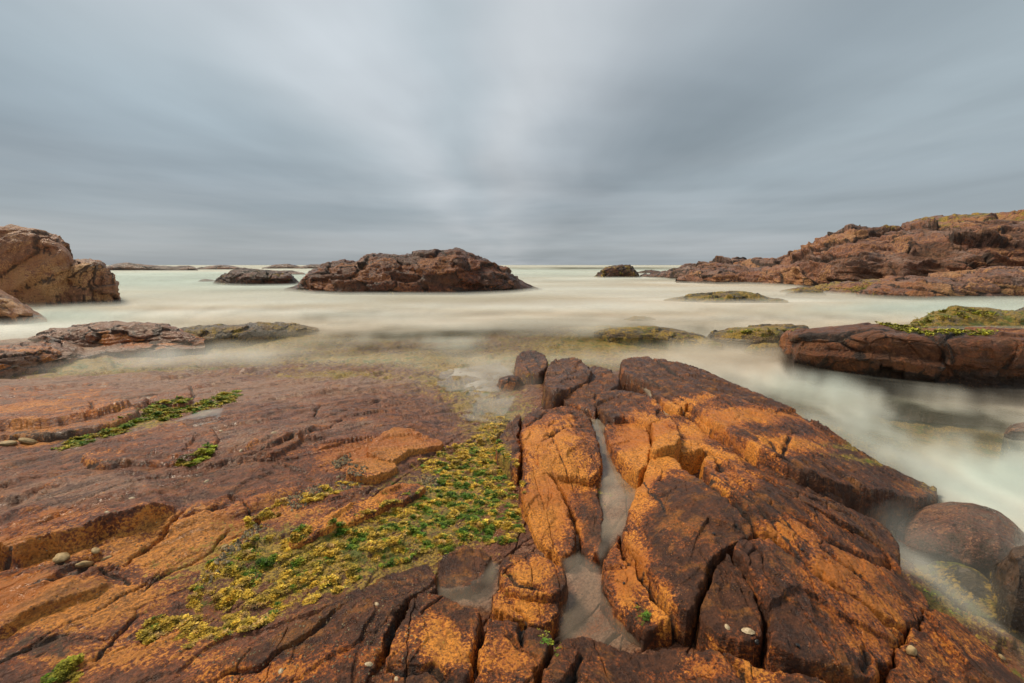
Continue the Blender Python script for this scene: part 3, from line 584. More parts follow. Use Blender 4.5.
# ------------------------------------------------------------------ free-standing rocks: lofts with a waterline, a crest and a back
def ridge(name, label, cols, depth=(2, 2), p=.7, cell=(1., 1., .5), amp=.25, fine=.05, mat=None, seed=1, nu=260, nv=90, tint=(.35, .1, 0., .15), moss_top=0., kind=None, group=None, cat='rock', sink=.4, z0=0., alg_low=.25, tilt=0., tide=.18, undercut=0., turf=0., lowdark=.45):
    c = np.array(cols, float); mat = mat or M_mid
    # resample along the run
    s = np.r_[0, np.cumsum(np.abs(np.diff(c[:, 0])) + 1e-6)]; u = np.linspace(0, s[-1], nu)
    px = np.interp(u, s, c[:, 0]); by = np.interp(u, s, c[:, 1]); ty = np.interp(u, s, c[:, 2])
    k = max(1, nu // 60); ker = np.hanning(2 * k + 3)[1:-1]; ker /= ker.sum()
    sm = lambda q: np.convolve(np.pad(q, k, mode='edge'), ker, 'valid')
    by, ty = sm(by), sm(ty)
    b = P(px, by, z0); Rb = np.hypot(b[:, 0], b[:, 1]); az = np.arctan2(b[:, 0], b[:, 1])
    e = np.linspace(0, 1, nu); endt = np.clip(4 * e * (1 - e), 0, 1) ** .5
    df = depth[0] * (.25 + .75 * endt); db = depth[1] * (.25 + .75 * endt)
    Rc = Rb + df
    dx, dy, dz = ray(px, ty); azt = np.arctan2(dx, dy); zc = CAMH + Rc * dz / np.hypot(dx, dy)
    hc = np.maximum(zc - z0, .02)
    vf = np.linspace(0, 1, nv // 2); vb = np.linspace(0, 1, nv // 2)[1:]
    rows = []
    def put(R, A, Z): rows.append(np.stack([R * np.sin(A), R * np.cos(A), Z], -1))
    put(Rb - .12 * df, az, np.full(nu, z0 - sink))
    for v in vf:
        q = v * math.pi / 2; hz_ = 1 - math.cos(q) ** p; vt = math.sin(q) ** p
        put(Rb + df * hz_ + undercut * (1 - vt) ** 1.5, az + (azt - az) * hz_, z0 + hc * vt)
    for v in vb:
        q = v * math.pi / 2; hz_ = math.sin(q) ** p; vt = math.cos(q) ** p
        put(Rc + db * hz_, azt, z0 + hc * vt)
    put(Rc + db * 1.1, azt, np.full(nu, z0 - sink))
    G = np.array(rows); nr = len(rows)
    # normals of the loft
    du = np.gradient(G, axis=1); dv = np.gradient(G, axis=0); N = np.cross(du, dv); N /= np.linalg.norm(N, axis=-1, keepdims=True) + 1e-9
    X, Y, Z = G[..., 0], G[..., 1], G[..., 2]
    sx, sy, sz = cell
    wv = .35
    qx = X / sx + wv * fbm3(X / sx, Y / sy, Z / sz, 2, seed); qy = Y / sy + wv * fbm3(X / sx + 9, Y / sy, Z / sz, 2, seed + 1)
    qz = (Z + tilt * X) / sz + wv * fbm3(X / sx, Y / sy + 7, Z / sz, 2, seed + 2)
    f1, f2, h1, h2, h3, ox, oy, oz = cells3(qx, qy, qz, seed)
    d = amp * (.5 * h1 + 1.0 * (h2 * ox + h3 * oz)) - amp * .30 * np.clip(1 - (f2 - f1) / .05, 0, 1)
    m2 = 2.9
    g1, g2, k1, k2, k3, px2, py2, pz2 = cells3(qx * m2 + 4, qy * m2, qz * m2, seed + 50)
    d = d + amp * .40 * (.5 * k1 + 1.1 * (k2 * px2 + k3 * pz2)) - amp * .12 * np.clip(1 - (g2 - g1) / .06, 0, 1)
    m3 = 7.5
    e1, e2, l1, l2, l3, q1, q2, q3 = cells3(qx * m3 + 4, qy * m3, qz * m3, seed + 90)
    d = d + amp * .15 * (.5 * l1 + l2 * q1 + l3 * q3)
    d = d + fine * fbm3(X / sx * 2.5, Y / sy * 2.5, Z / sz * 2.5, 5, seed + 7, .6)
    for ax in (0, 1):
        pd = [(0, 0), (0, 0)]; pd[ax] = (1, 1); q_ = np.pad(d, pd, mode='edge')
        d = (q_[:-2] + 2 * q_[1:-1] + q_[2:]) / 4 if ax == 0 else (q_[:, :-2] + 2 * q_[:, 1:-1] + q_[:, 2:]) / 4
    env = np.clip(hc / (np.max(hc) * .35 + 1e-6), .25, 1)[None, :]
    d = d * env
    G2 = G + N * d[..., None] * np.where(N[..., 2:3] < -.3, -1, 1) * np.array([1, 1, .9])
    Z2 = G2[..., 2]
    och = tint[0] + .5 * np.clip(h2, -.4, .6); drk = tint[1] + .6 * np.clip(1 - (f2 - f1) / .10, 0, 1) + .35 * np.clip(1 - (g2 - g1) / .10, 0, 1) + .2 * h3 * (h3 > 0)  # darker tint along the cell cracks paints in crevice shadow
    tz = tide * np.max(hc) + .0
    low = sstep(Z2 + .3 * tz * fbm3(X * 2 / sx, Y * 2 / sy, Z * 2 / sz, 3, seed + 3), tz * 1.2, 0)
    drk = drk + lowdark * low
    up = sstep(N[..., 2], .5, .9)
    alg = tint[2] + alg_low * low + moss_top * up * sstep(fbm3(X / sx, Y / sy, Z / sz, 3, seed + 6), -.25, .25)
    if turf: alg = alg + turf * sstep(Z2 / np.max(hc) + .12 * fbm3(X * .2, Y * .2, Z, 3, 4), .62, .8) * sstep(fbm3(X * .35, Y * .35, Z * .5, 4, 9), -.15, .2)
    gry = tint[3] + .5 * up * sstep(fbm3(X / sx * 1.3, Y / sy * 1.3, Z, 3, seed + 12), -.15, .25)
    C = np.clip(np.stack([och, drk, alg, gry], -1), 0, 1)
    fc = grid_faces(nr, nu)
    o = mesh_obj(name, G2.reshape(-1, 3), fc, mat, {'tint': C.reshape(-1, 4)})
    return tag(o, label, cat, group, kind)

# headland on the right
ridge('headland', 'rust red rocky headland with green turf on its crest', [(690,281,266.0),(705,282,262.0),(740,283,260.0),(772,285,262.9),(785,286,260.6),(796,287,253.3),(812,288,246.5),(830,289,239.5),(850,290,232.5),(880,290,232.5),(898,291,232.5),(908,291,227.5),(935,291,223.5),(965,292,221.5),(1000,292,218.5),(1024,292,216.5),(1080,292,211.5),(1180,293,203.5),(1300,294,199.5)],
      (26, 20), 1.05, (6, 5, 1.6), 1.0, .26, M_far, 101, 1100, 560, (.36, .0, 0, .15), .0, 'structure', None, None, 3, 0, .2, .22, .05, turf=.5)
ridge('rock_ledge', 'tilted pink and rust ledges at the foot of the headland', [(856,297,290),(870,298,283),(890,299,279),(915,300,276),(950,300,274),(985,300,270),(1024,300,268),(1080,301,262),(1180,302,258)], (6, 7), .9, (2.6, 2.2, .6), .34, .08, M_far, 111, 520, 120, (.5, .0, 0, .55), 0, tilt=.2)
ridge('rock_ledge', 'green based ledge jutting from the headland into the mist', [(780,293,291),(800,294,289),(822,294,285),(850,296,281),(880,297,279),(905,298,284),(925,299,292)], (2.5, 3), .8, (2.2, 2., .6), .22, .08, M_far, 112, 340, 90, (.3, .1, .25, .4), .3)
ridge('rock_ledge', 'jumbled red boulders below the low end of the headland', [(676,283,280),(690,283,273),(715,284,269),(745,284,268),(780,285,266),(820,287,268),(850,288,276),(868,290,286)], (6, 5), .85, (3, 3, 1.), .5, .1, M_far, 113, 460, 100, (.5, .05, 0, .3), .0)
ridge('rock_ledge', 'dark weathered ledge sloping into the sea left of the red boulders', [(640,277,275),(655,278,273),(672,280,270),(690,281,267),(712,282,268),(730,283,274)], (6, 5), .85, (3.5, 3, 1.), .45, .1, M_far, 114, 320, 80, (.15, .3, .1, .2), .1)
ridge('rock', 'small dark rock with a knobbly top standing alone at centre right', [(594,277,276),(602,278,270),(610,278,266),(620,278,264.5),(630,278,264.5),(636,278,270),(639,277,275)], (2, 2), .7, (1.6, 1.5, .7), .28, .08, M_isl, 115, 160, 60, (.15, .35, .25, .1), .2)
ridge('rock', 'low wave washed rock just right of the knobbly rock', [(636,273.5,272.5),(645,273.5,270),(655,273.5,270.3),(664,273.5,272.5)], (3, 3), .8, (3, 3, .8), .2, .05, M_far, 116, 100, 40, (.1, .4, .2, .1))
ridge('rock', 'tiny far rock on the horizon left of the headland', [(678,268.5,267.5),(685,268.5,263.8),(695,268.5,263.5),(701,268.5,267)], (9, 9), .8, (6, 6, 2), .5, .1, M_far, 117, 90, 40, (.2, .3, 0, .1))
ridge('rock', 'long flat olive rock awash in the mist before the headland', [(664,301,300),(690,302,296),(715,303,293),(730,303,291.5),(750,303,292),(768,303,297),(788,303,300.5)], (1.6, 1.6), .9, (1.5, 1.2, .35), .14, .04, M_algrock, 118, 260, 60, (.2, .3, .35, .3), .3, sink=.6)
ridge('rock', 'small olive rock awash between the flat rock and the headland', [(786,296,294),(800,296,290.5),(815,296,289.5),(826,296,294)], (1.2, 1.2), .9, (1.2, 1.2, .3), .1, .03, M_algrock, 119, 100, 40, (.2, .3, .35, .3))
# islets
ridge('islet', 'large dark red islet humped in the middle of the bay', [(284,291,289.5),(297,292,286),(303,293,279),(312,294,272),(325,294,265),(340,295,261),(352,295,262.5),(372,295,254.5),(385,295,254),(400,295,256.5),(420,295,252.5),(440,295,250.5),(458,295,251),(475,294,256),(492,294,263),(508,293,272),(520,292,281),(532,291,286),(542,290,289)],
      (4.2, 5), .78, (2.0, 1.8, .7), .30, .08, M_isl, 121, 620, 150, (.30, .02, 0, .12), .0, tilt=.1, tide=.13)
ridge('islet', 'low dark islet with waves pouring over it left of the large islet', [(213,284,283),(222,285,276),(232,285.5,270),(245,286,269),(258,286,270.5),(275,286,273),(290,285.5,273.5),(297,285,279),(300,284,283)], (4, 4), .6, (2.4, 2., .8), .3, .08, M_isl, 122, 260, 70, (.1, .35, .15, .2), .1)
ridge('rock', 'flat grey rock behind the low dark islet', [(235,275,274),(250,275,270),(275,275,270.5),(298,275,271.5),(306,275,274)], (3, 3), .8, (3, 3, .8), .2, .05, M_far, 123, 160, 50, (.1, .3, .1, .2))
ridge('rock', 'low rock half drowned in mist left of the low dark islet', [(198,282,281),(205,282,279.5),(214,282,280),(222,282,281.5)], (1, 1), .8, (1.5, 1.5, .4), .1, .03, M_far, 124, 90, 40, (.1, .3, .1, .2))
ridge('skerry', 'long dark skerry on the horizon beside the big left boulder', [(100,270.5,267),(112,270.5,264.5),(126,270.5,263),(140,270.5,264.5),(160,270.5,266),(180,270.5,266),(192,270.5,266.5),(198,270.5,269)], (8, 8), .8, (9, 7, 2), .5, .1, M_far, 125, 260, 50, (.1, .35, 0, .1))
ridge('skerry', 'short low skerry on the horizon next to the long one', [(196,269.5,268.5),(208,269.5,266),(220,269.5,264.5),(232,269.5,265.5),(243,269.5,268.5)], (8, 8), .8, (9, 7, 2), .4, .1, M_far, 126, 160, 50, (.1, .35, 0, .1))
ridge('skerry', 'thin skerry on the horizon behind the low dark islet', [(262,268.6,267.8),(275,268.6,264.8),(288,268.6,264),(302,268.6,266.5)], (10, 10), .8, (9, 7, 2), .4, .1, M_far, 127, 140, 50, (.1, .35, 0, .1))
ridge('skerry', 'smallest skerry on the horizon touching the left end of the large islet', [(300,268.6,267),(310,268.6,264.6),(320,268.6,264.6),(328,268.6,267.6)], (10, 10), .8, (9, 7, 2), .4, .1, M_far, 128, 120, 50, (.1, .35, 0, .1))
# big left boulders
ridge('boulder', 'huge tan boulder with a rounded shoulder at the left edge', [(-240,309,216),(-120,309,219),(-40,308,224),(0,308,226),(20,307.5,227),(40,307,229.5),(55,307,233),(66,306.5,240),(73,306,250),(76,306,262),(78,305,285),(80,304,300)], (2.6, 4), .5, (2.6, 2.4, 1.7), .30, .06, M_tan, 131, 420, 160, (.52, .0, 0, .25), 0., tilt=-.3, tide=.1)
ridge('boulder', 'craggy brown boulder leaning on the right side of the huge tan one', [(58,306,268),(70,306,264),(84,306,261),(96,305.5,260.5),(104,305,262),(108,305,270),(113,304.5,279),(116,304,288),(121,304,300)], (1.6, 3), .45, (1.1, 1.1, .8), .2, .05, M_tan, 132, 220, 130, (.45, .1, 0, .2), tide=.15)
ridge('boulder', 'low striped tan boulder in the left corner below the huge one', [(-160,325,268),(-60,325,276),(-20,325,284),(0,324,289),(12,324,296),(24,324,304),(36,323,312),(47,322,319)], (1.1, 2), .7, (1.2, 1.2, .5), .12, .03, M_tan, 133, 220, 90, (.55, .05, 0, .35), tilt=.5)
# second shelf on the left
ridge('rock_ledge', 'smooth purple brown hump along the far side of the left channel', [(28,345,339),(52,348,331),(80,349,326),(110,349,324),(138,348,322),(165,347,325),(185,347,331),(206,346,340)], (.9, 1.2), .8, (.8, .6, .22), .085, .02, M_left, 141, 340, 110, (.25, .12, .05, .5), .0, z0=.04, alg_low=.2)
ridge('rock_ledge', 'flat layered grey brown ledge at the left edge of the channel', [(-120,383,352),(-40,381,349),(0,379,347),(30,374,345),(60,366,346),(85,358,349),(104,354,344),(130,354,341),(160,352,341),(185,350,343),(205,348,345)], (1.2, 1.2), .5, (.7, .5, .16), .09, .02, M_left, 142, 420, 110, (.2, .1, .1, .7), .0, z0=.04, alg_low=.3)
ridge('rock_ledge', 'weedy pale ledge trailing off into the mist behind the channel', [(160,343,336),(185,345,328),(215,345,325.5),(245,342,324),(275,338,324),(300,334,326),(318,331,329)], (.8, 1.), .8, (.5, .5, .16), .06, .025, M_algrock, 143, 320, 60, (.45, .2, .2, .8), .2, z0=.02)
# right channel
ridge('boulder', 'massive red brown boulder with moss on top across the right channel', [(780,352,342),(784,366,335),(792,376,333),(820,383,333),(850,388,329.5),(868,391,326),(885,393,325.5),(905,395,328),(930,397,333),(965,400,334),(1000,402,335),(1024,404,336),(1080,406,338),(1150,405,350)], (.8, 1.5), .30, (2.2, 1.5, 1.3), .13, .02, M_mid, 157, 520, 170, (.30, .02, 0, -.1), .0, tide=.42, alg_low=.05, undercut=.35, lowdark=.95)
ridge('rock_ledge', 'grey mossy shelf behind the massive red brown boulder', [(898,334,331),(915,334,321),(935,334,311),(955,334,307.5),(985,334,308.5),(1024,334,312),(1080,334,316),(1140,334,322)], (1.6, 1.8), 1., (.8, .7, .22), .08, .03, M_algrock, 152, 300, 80, (.25, .1, .5, .9), .7)
ridge('rock', 'tilted grey stone poking up at the far right behind the mossy shelf', [(1008,322,320),(1016,322,311),(1026,322,306),(1040,322,308),(1050,322,318)], (.5, .6), .7, (.5, .5, .4), .06, .02, M_algrock, 153, 90, 50, (.2, .2, .2, .7))
ridge('rock_ledge', 'layered mossy ledge left of the massive boulder', [(706,340,338),(714,346,332),(735,349,329),(760,350,327.5),(785,349,326),(802,346,327),(815,340,331)], (.9, 1.), .6, (.8, .6, .18), .06, .025, M_algrock, 154, 260, 70, (.3, .2, .25, .25), .35)
ridge('rock', 'small dark mossy rock in front of the layered mossy ledge', [(744,353,350),(752,355,345),(765,356,343.5),(778,355,345),(785,353,350)], (.3, .4), .7, (.4, .4, .2), .03, .015, M_algrock, 155, 110, 50, (.2, .4, .6, .1), .5)
ridge('rock', 'submerged green rock breaking the mist in the middle distance', [(594,334,332),(610,338,329),(630,339,327),(655,339,327.5),(680,342,331),(700,346,337),(722,350,345)], (.5, .8), .9, (.7, .6, .15), .05, .025, M_algrock, 156, 240, 50, (.25, .25, .35, .2), .4)
ridge('rock', 'tiny green rock barely above the mist', [(624,320,319.5),(634,321,316.5),(645,321,316.5),(656,320,319.3)], (.4, .5), .9, (.6, .6, .15), .03, .015, M_algrock, 157, 90, 40, (.2, .25, .75, .1), .6)
ridge('boulder', 'smooth wet grey brown boulder in the white water at bottom right', [(896,541,538),(908,548,531),(926,554,524),(948,560,519.5),(970,566,520),(995,570,527),(1012,570,538),(1026,562,552)], (.26, .6), .8, (2.6, 2.4, 2.), .03, .02, M_bould, 161, 240, 90, (.25, .1, 0, .35), .0, tide=.2, alg_low=.1)
ridge('boulder', 'dark shiny boulder at the right edge below the smooth one', [(990,590,582),(997,612,564),(1010,625,552),(1030,632,547),(1060,630,552),(1090,615,570)], (.22, .3), .6, (.8, .7, .6), .02, .012, M_bould, 162, 180, 80, (.15, .35, 0, .1), .0, tide=.5)
ridge('boulder', 'small wet stone at the right edge in the white water', [(1004,437,434),(1012,440,427),(1026,441,424),(1045,441,427),(1056,438,433)], (.2, .3), .8, (.8, .7, .6), .015, .01, M_bould, 163, 110, 50, (.2, .3, 0, .2))
ridge('rock', 'moss covered rock in the gully below the smooth wet boulder', [(914,574,568),(935,590,566),(955,608,572),(975,622,582),(992,630,596),(1004,634,612)], (.2, .35), .9, (.5, .4, .3), .02, .015, M_algrock, 164, 180, 70, (.2, .2, .22, .2), .2, z0=-.12)
ridge('rock', 'small dark stone in the brown shallows left of the dark squared block', [(496,390,386),(500,393,379),(508,394,376),(518,393,377),(524,390,384)], (.16, .2), .55, (.3, .3, .2), .02, .01, M_near, 167, 90, 50, (.3, .15, .1, .2), z0=.02)
# seabed under the mist, out to the horizon
n = 60; R2 = np.geomspace(15.5, 9000, n); T2 = np.radians(np.linspace(-180, 180, 181))
Vs = np.stack([R2[:, None] * np.sin(T2), R2[:, None] * np.cos(T2), np.full((n, 181), -2.5)], -1).reshape(-1, 3)
mesh_obj('seabed', Vs, grid_faces(n, 181)[:, ::-1], M_algrock, {'tint': np.tile([[.2, .3, .4, .3]], (len(Vs), 1))}, solid=False)
tag(bpy.data.objects['seabed'], 'dark sandy seabed', None, None, 'structure')

# ------------------------------------------------------------------ one BVH of every rock
off = 0; vv = []; ff = []
for V_, f_ in ALL:
    vv.append(V_); ff.append(f_ + off); off += len(V_)
vv = np.concatenate(vv); ff = np.concatenate(ff)
bvh = BVHTree.FromPolygons(vv.tolist(), ff.tolist())
del vv, ff
DOWN = Vector((0, 0, -1))
def ground(x, y):
    h = bvh.ray_cast(Vector((x, y, 30)), DOWN)
    return h[0].z if h[0] is not None else -2.5
def ground_n(x, y):
    h = bvh.ray_cast(Vector((x, y, 30)), DOWN)
    return (h[0].z, h[1]) if h[0] is not None else (-2.5, Vector((0, 0, 1)))

# ------------------------------------------------------------------ water: long-exposure sea
def water_material(name, shallow=False, tone=1.):
    m = bpy.data.materials.new(name); m.use_nodes = True; t = NT(m.node_tree)
    at = t.new('ShaderNodeVertexColor', layer_name='milk'); s3 = t.new('ShaderNodeSeparateColor'); t.put(s3.inputs[0], at.outputs[0])
    g = t.new('ShaderNodeNewGeometry'); pos = g.outputs['Position']
    n1 = t.noise(t.mapping(pos, (.05, .22, 1)), 1., 4, .5, .6)
    cream = t.mix(t.ss(n1, .40, .62), (.68, .55, .41), (.92, .87, .79))
    green = (.66, .72, .65)
    if shallow: cream = t.mix(t.ss(n1, .35, .65), (.40, .29, .18), (.60, .49, .35))
    col = t.mix(s3.outputs[1], cream, green)
    col = t.mix(s3.outputs[2], col, (.15, .16, .075))
    bs = t.new('ShaderNodeBsdfPrincipled'); t.put(bs.inputs['Base Color'], col); bs.inputs['Roughness'].default_value = .75
    bs.inputs['Specular IOR Level'].default_value = .15
    tr = t.new('ShaderNodeBsdfTransparent'); mx = t.new('ShaderNodeMixShader')
    t.put(mx.inputs[0], s3.outputs[0]); t.l.new(tr.outputs[0], mx.inputs[1]); t.l.new(bs.outputs[0], mx.inputs[2])
    o = t.new('ShaderNodeOutputMaterial')
    if shallow:
        gl = t.new('ShaderNodeBsdfGlossy'); gl.inputs['Roughness'].default_value = .12; fr = t.new('ShaderNodeFresnel'); fr.inputs[0].default_value = 1.33
        m2 = t.new('ShaderNodeMixShader'); t.put(m2.inputs[0], t.math('MINIMUM', t.math('MULTIPLY', fr.outputs[0], t.ss(s3.outputs[0], .02, .15)), .4))
        t.l.new(mx.outputs[0], m2.inputs[1]); t.l.new(gl.outputs[0], m2.inputs[2]); mx = m2
    t.l.new(mx.outputs[0], o.inputs[0])
    return m
M_water = water_material('milky_water'); M_mist = water_material('sea_mist'); M_pool = water_material('pool_water', True)

WT = np.radians(np.r_[np.linspace(-105, -62.5, 45), np.linspace(-62, 62, 520), np.linspace(62.5, 105, 45)]); WR = np.concatenate([1 / np.linspace(1 / .9, 1 / 60., 330), np.geomspace(66, 9000, 40)])
WX = WR[:, None] * np.sin(WT); WY = WR[:, None] * np.cos(WT)
def blur(A, ri, rj):
    for ax, r in ((0, ri), (1, rj)):
        if r < 1: continue
        k = np.hanning(2 * r + 3)[1:-1]; k /= k.sum()
        pad = [(0, 0), (0, 0)]; pad[ax] = (r, r); B = np.pad(A, pad, mode="edge")
        out = np.zeros_like(A)
        for q, w in enumerate(k): out += w * (B[q:q + A.shape[0]] if ax == 0 else B[:, q:q + A.shape[1]])
        A = out
    return A
HG = np.full(WX.shape, -2.5)
for i in range(WX.shape[0]):
    if WR[i] > 190: break
    for j in range(WX.shape[1]): HG[i, j] = ground(WX[i, j], WY[i, j])
def blur(A, ri, rj):
    for ax, r in ((0, ri), (1, rj)):
        if r < 1: continue
        k = np.hanning(2 * r + 3)[1:-1]; k /= k.sum()
        pad = [(0, 0), (0, 0)]; pad[ax] = (r, r); B = np.pad(A, pad, mode='edge')
        out = np.zeros_like(A)
        for q, w in enumerate(k): out += w * (B[q:q + A.shape[0]] if ax == 0 else B[:, q:q + A.shape[1]])
        A = out
    return A
Hc = np.clip(HG, -1.2, .5)
Hs = blur(Hc, 3, 4); Hs2 = blur(Hc, 1, 1)
def gfield(lst):
    s = np.zeros(WX.shape)
    for px, py, rx, ry, v in lst:
        c = P(px, py, 0); ax = P(px + rx, py, 0) - c; ay = P(px, py + ry, 0) - c
        iA = np.linalg.inv(np.array([ax, ay]).T); dx = WX - c[0]; dy = WY - c[1]
        s += v * np.exp(-.7 * ((iA[0, 0] * dx + iA[0, 1] * dy) ** 2 + (iA[1, 0] * dx + iA[1, 1] * dy) ** 2))
    return s
DARKW = [(490,343,120,11,1.15),(420,352,100,7,.8),(340,318,70,4,.35),(250,345,80,6,.45),(560,325,60,6,.3),(640,345,60,5,.5),(880,408,80,11,.62),(960,420,70,10,.6),(830,390,30,8,.3),(1000,445,30,14,.5),(900,440,60,10,.35),
         (440,300,120,3,.25),(150,355,80,8,.5),(60,372,60,5,.5),(700,330,50,5,.3),(900,395,80,5,.6),(970,590,40,20,.6),(1010,640,30,30,1.0),(930,550,18,10,.3),(950,268,300,1.2,.25),(600,268,100,1.,.3)]
GREEN = [(512,275,500,6,.5),(170,275,200,8,.5),(170,280,160,12,.9),(60,318,60,8,.8),(950,310,120,8,.9),(1000,480,90,40,.9),(820,390,90,18,.6),(500,345,120,10,.4),(980,300,100,6,.5),(600,270,300,2.5,.8),(860,440,70,30,.5)]
CREAMX = 0
flow = 1.3 * fbm2(WX * .22 + .3 * fbm2(WX * .2, WY * .3, 2, 9), WY * .9 + .5 * fbm2(WX * .15, WY * .2, 2, 8), 4, 201); flow2 = fbm2(WX * 1.1 + WY * .7, WY * .7 - WX * .25, 4, 207)
cd_ = P(1000, 480, 0) - P(690, 350, 0); cd_ = cd_ / np.linalg.norm(cd_)
ca, cb = WX * cd_[0] + WY * cd_[1], -WX * cd_[1] + WY * cd_[0]
flow2 = np.where(WX > .5, 1.25 * fbm2(ca * .55 + .25 * fbm2(ca, cb, 2, 5), cb * 2.6 + .4 * fbm2(ca * .8, cb * .8, 2, 6), 5, 207, .55), flow2)
flow2 = blur(flow2, 1, 2); near = sstep(WY, 12, 5); flow0 = fbm2(WX * .045, WY * .12, 3, 211); mid = sstep(WY, 30, 12); fl = (flow0 * .6 * (1 - mid) + flow * .6 * mid) * (1 - near) + flow2 * near
dk = np.clip(1.45 * gfield(DARKW) * np.clip(1 - 1.5 * fl, .1, 2.) + .22 * np.clip(-fl - .05, 0, 1), 0, .97)
gr = np.clip(gfield(GREEN) + .02 + .35 * fl, 0, 1)
far = sstep(WR[:, None] + 0 * WX, 60, 400)
faces_w = grid_faces(*WX.shape)
LEVELS = [0., .035, .075, .12, .17, .23]
sw = np.clip(gfield([(468,386,22,14,.5),(440,372,60,6,.4),(540,362,40,6,.5),(760,340,60,6,.4)]) * (1 + 1.3 * fbm2(WX * 2.5, WY * 2.5, 3, 77)), 0, .75)
def layer(lev, k):
    depth = lev - Hs; dmin = lev - Hs2
    a = sstep(depth, -.02, .26 if k == 0 else .34)
    if k == 0: a = np.maximum(a * (1 - .86 * dk) * .96, sw * sstep(depth, -.10, .0))
    else:
        thick = (.43 - .045 * k) * (1 - .97 * dk) * np.clip(.72 + 1.0 * fl, .10, 1.1)
        a = a * thick
        a = a * (.12 + .88 * sstep(WR[:, None], 3., 10))       # little spray hangs over the near gully
        a = a * (1 - sstep(WR[:, None], 60, 160) * .7)
    brown = dk * (.8 if k == 0 else .25)
    C = np.stack([np.clip(a, 0, 1), np.clip(gr + far * .4, 0, 1), np.clip(brown + .25 * far * (k == 0), 0, 1), np.ones_like(a)], -1)
    Z = lev + .012 * fl + 0 * WX
    Z = np.where(HG > lev + .25, lev, Z)
    return np.stack([WX, WY, Z], -1).reshape(-1, 3), C.reshape(-1, 4)
V0, C0 = layer(0., 0)
f0 = faces_w[(C0[:, 0][faces_w] > .004).any(1)]
Vc, fc, cc = compact(V0, f0, {'milk': C0})
tag(mesh_obj('water', Vc, fc, M_water, cc, solid=False), 'milky green and cream sea blurred smooth by the waves', None, None, 'structure')
vs, fs, cs = [], [], []; off = 0
for k, lv in enumerate(LEVELS[1:], 1):
    V_, C_ = layer(lv, k); f_ = faces_w[(C_[:, 0][faces_w] > .004).any(1)]
    a_, b_, c_ = compact(V_, f_, {'milk': C_}); vs.append(a_); fs.append(b_ + off); cs.append(c_['milk']); off += len(a_)
tag(mesh_obj('mist', np.concatenate(vs), np.concatenate(fs), M_mist, {'milk': np.concatenate(cs)}, solid=False), 'pale mist of spray hanging over the sea', None, None, 'stuff')

# rock pools: thin cloudy water standing in the hollows
def pool(name, label, pts, lev, alpha=.75, green=.0, brown=.15):
    poly = P(np.array([p[0] for p in pts], float), np.array([p[1] for p in pts], float), lev)
    lo, hi = poly.min(0) - .03, poly.max(0) + .03; nx = 90
    X, Y = np.meshgrid(np.linspace(lo[0], hi[0], nx), np.linspace(lo[1], hi[1], int(nx * 1.2)))
    dd, _, _ = seg_dist(X, Y, poly, True); di = np.where(inside(X, Y, poly), dd, -dd)
    Hh = np.array([[ground(x, y) for x, y in zip(r, s)] for r, s in zip(X, Y)])
    a = sstep(lev - blur(Hh, 1, 1), 0.0, .055) * sstep(di, -.02, .05) * alpha * np.clip(.85 + .5 * fbm2(X * 3, Y * 5, 3, 5), .3, 1.1)
    C = np.stack([a, green + 0 * a, np.clip(brown + .12 * fbm2(X * 4, Y * 4, 3, 9), 0, 1), 1 + 0 * a], -1).reshape(-1, 4)
    f = grid_faces(*X.shape); f = f[(C[:, 0][f] > .004).any(1)]
    if len(f) < 4: return
    Vc, fc, cc = compact(np.stack([X, Y, lev + 0 * X], -1).reshape(-1, 3), f, {'milk': C})
    tag(mesh_obj(name, Vc, fc, M_pool, cc, solid=False), label, None, None, 'structure')
pool('pool_water', 'cloudy pool between the orange blocks at the bottom centre', [(560,556),(580,552),(600,566),(605,590),(625,615),(650,632),(660,645),(600,655),(560,640),(556,610),(566,590)], .305, .2, 0, 0)
pool('pool_water', 'narrow milky trickle between the orange lobe and the speckled orange rock', [(588,410),(605,418),(618,450),(640,470),(650,482),(640,510),(622,535),(600,560),(590,540),(600,500),(600,470),(592,440)], .325, .34, 0, 0)
pool('pool_water', 'small pink grey pool beside the maroon wedge', [(434,598),(440,575),(480,575),(492,560),(500,565),(498,590),(494,612),(455,606)], .315, .25, 0, 0)
pool('pool_water', 'thin trickle beside the dark knuckle at the ridge tip', [(640,385),(652,388),(672,412),(668,420),(655,405)], .36, .7, 0, .1)
pool('pool_water', 'bright puddle at the left edge below the mossy crack', [(-20,490),(0,474),(30,466),(60,462),(40,474),(10,486)], .485, .9, .4, 0)
pool('pool_water', 'pale puddle at the upper end of the long moss patch', [(165,425),(180,418),(205,410),(224,408),(220,420),(200,428)], .43, .8, 0, .1)
pool('pool_water', 'cloudy shallows between the weedy bedrock and the dark squared block', [(430,400),(440,372),(500,362),(520,380),(515,400),(500,425),(460,420)], .09, .25, 0, .05)

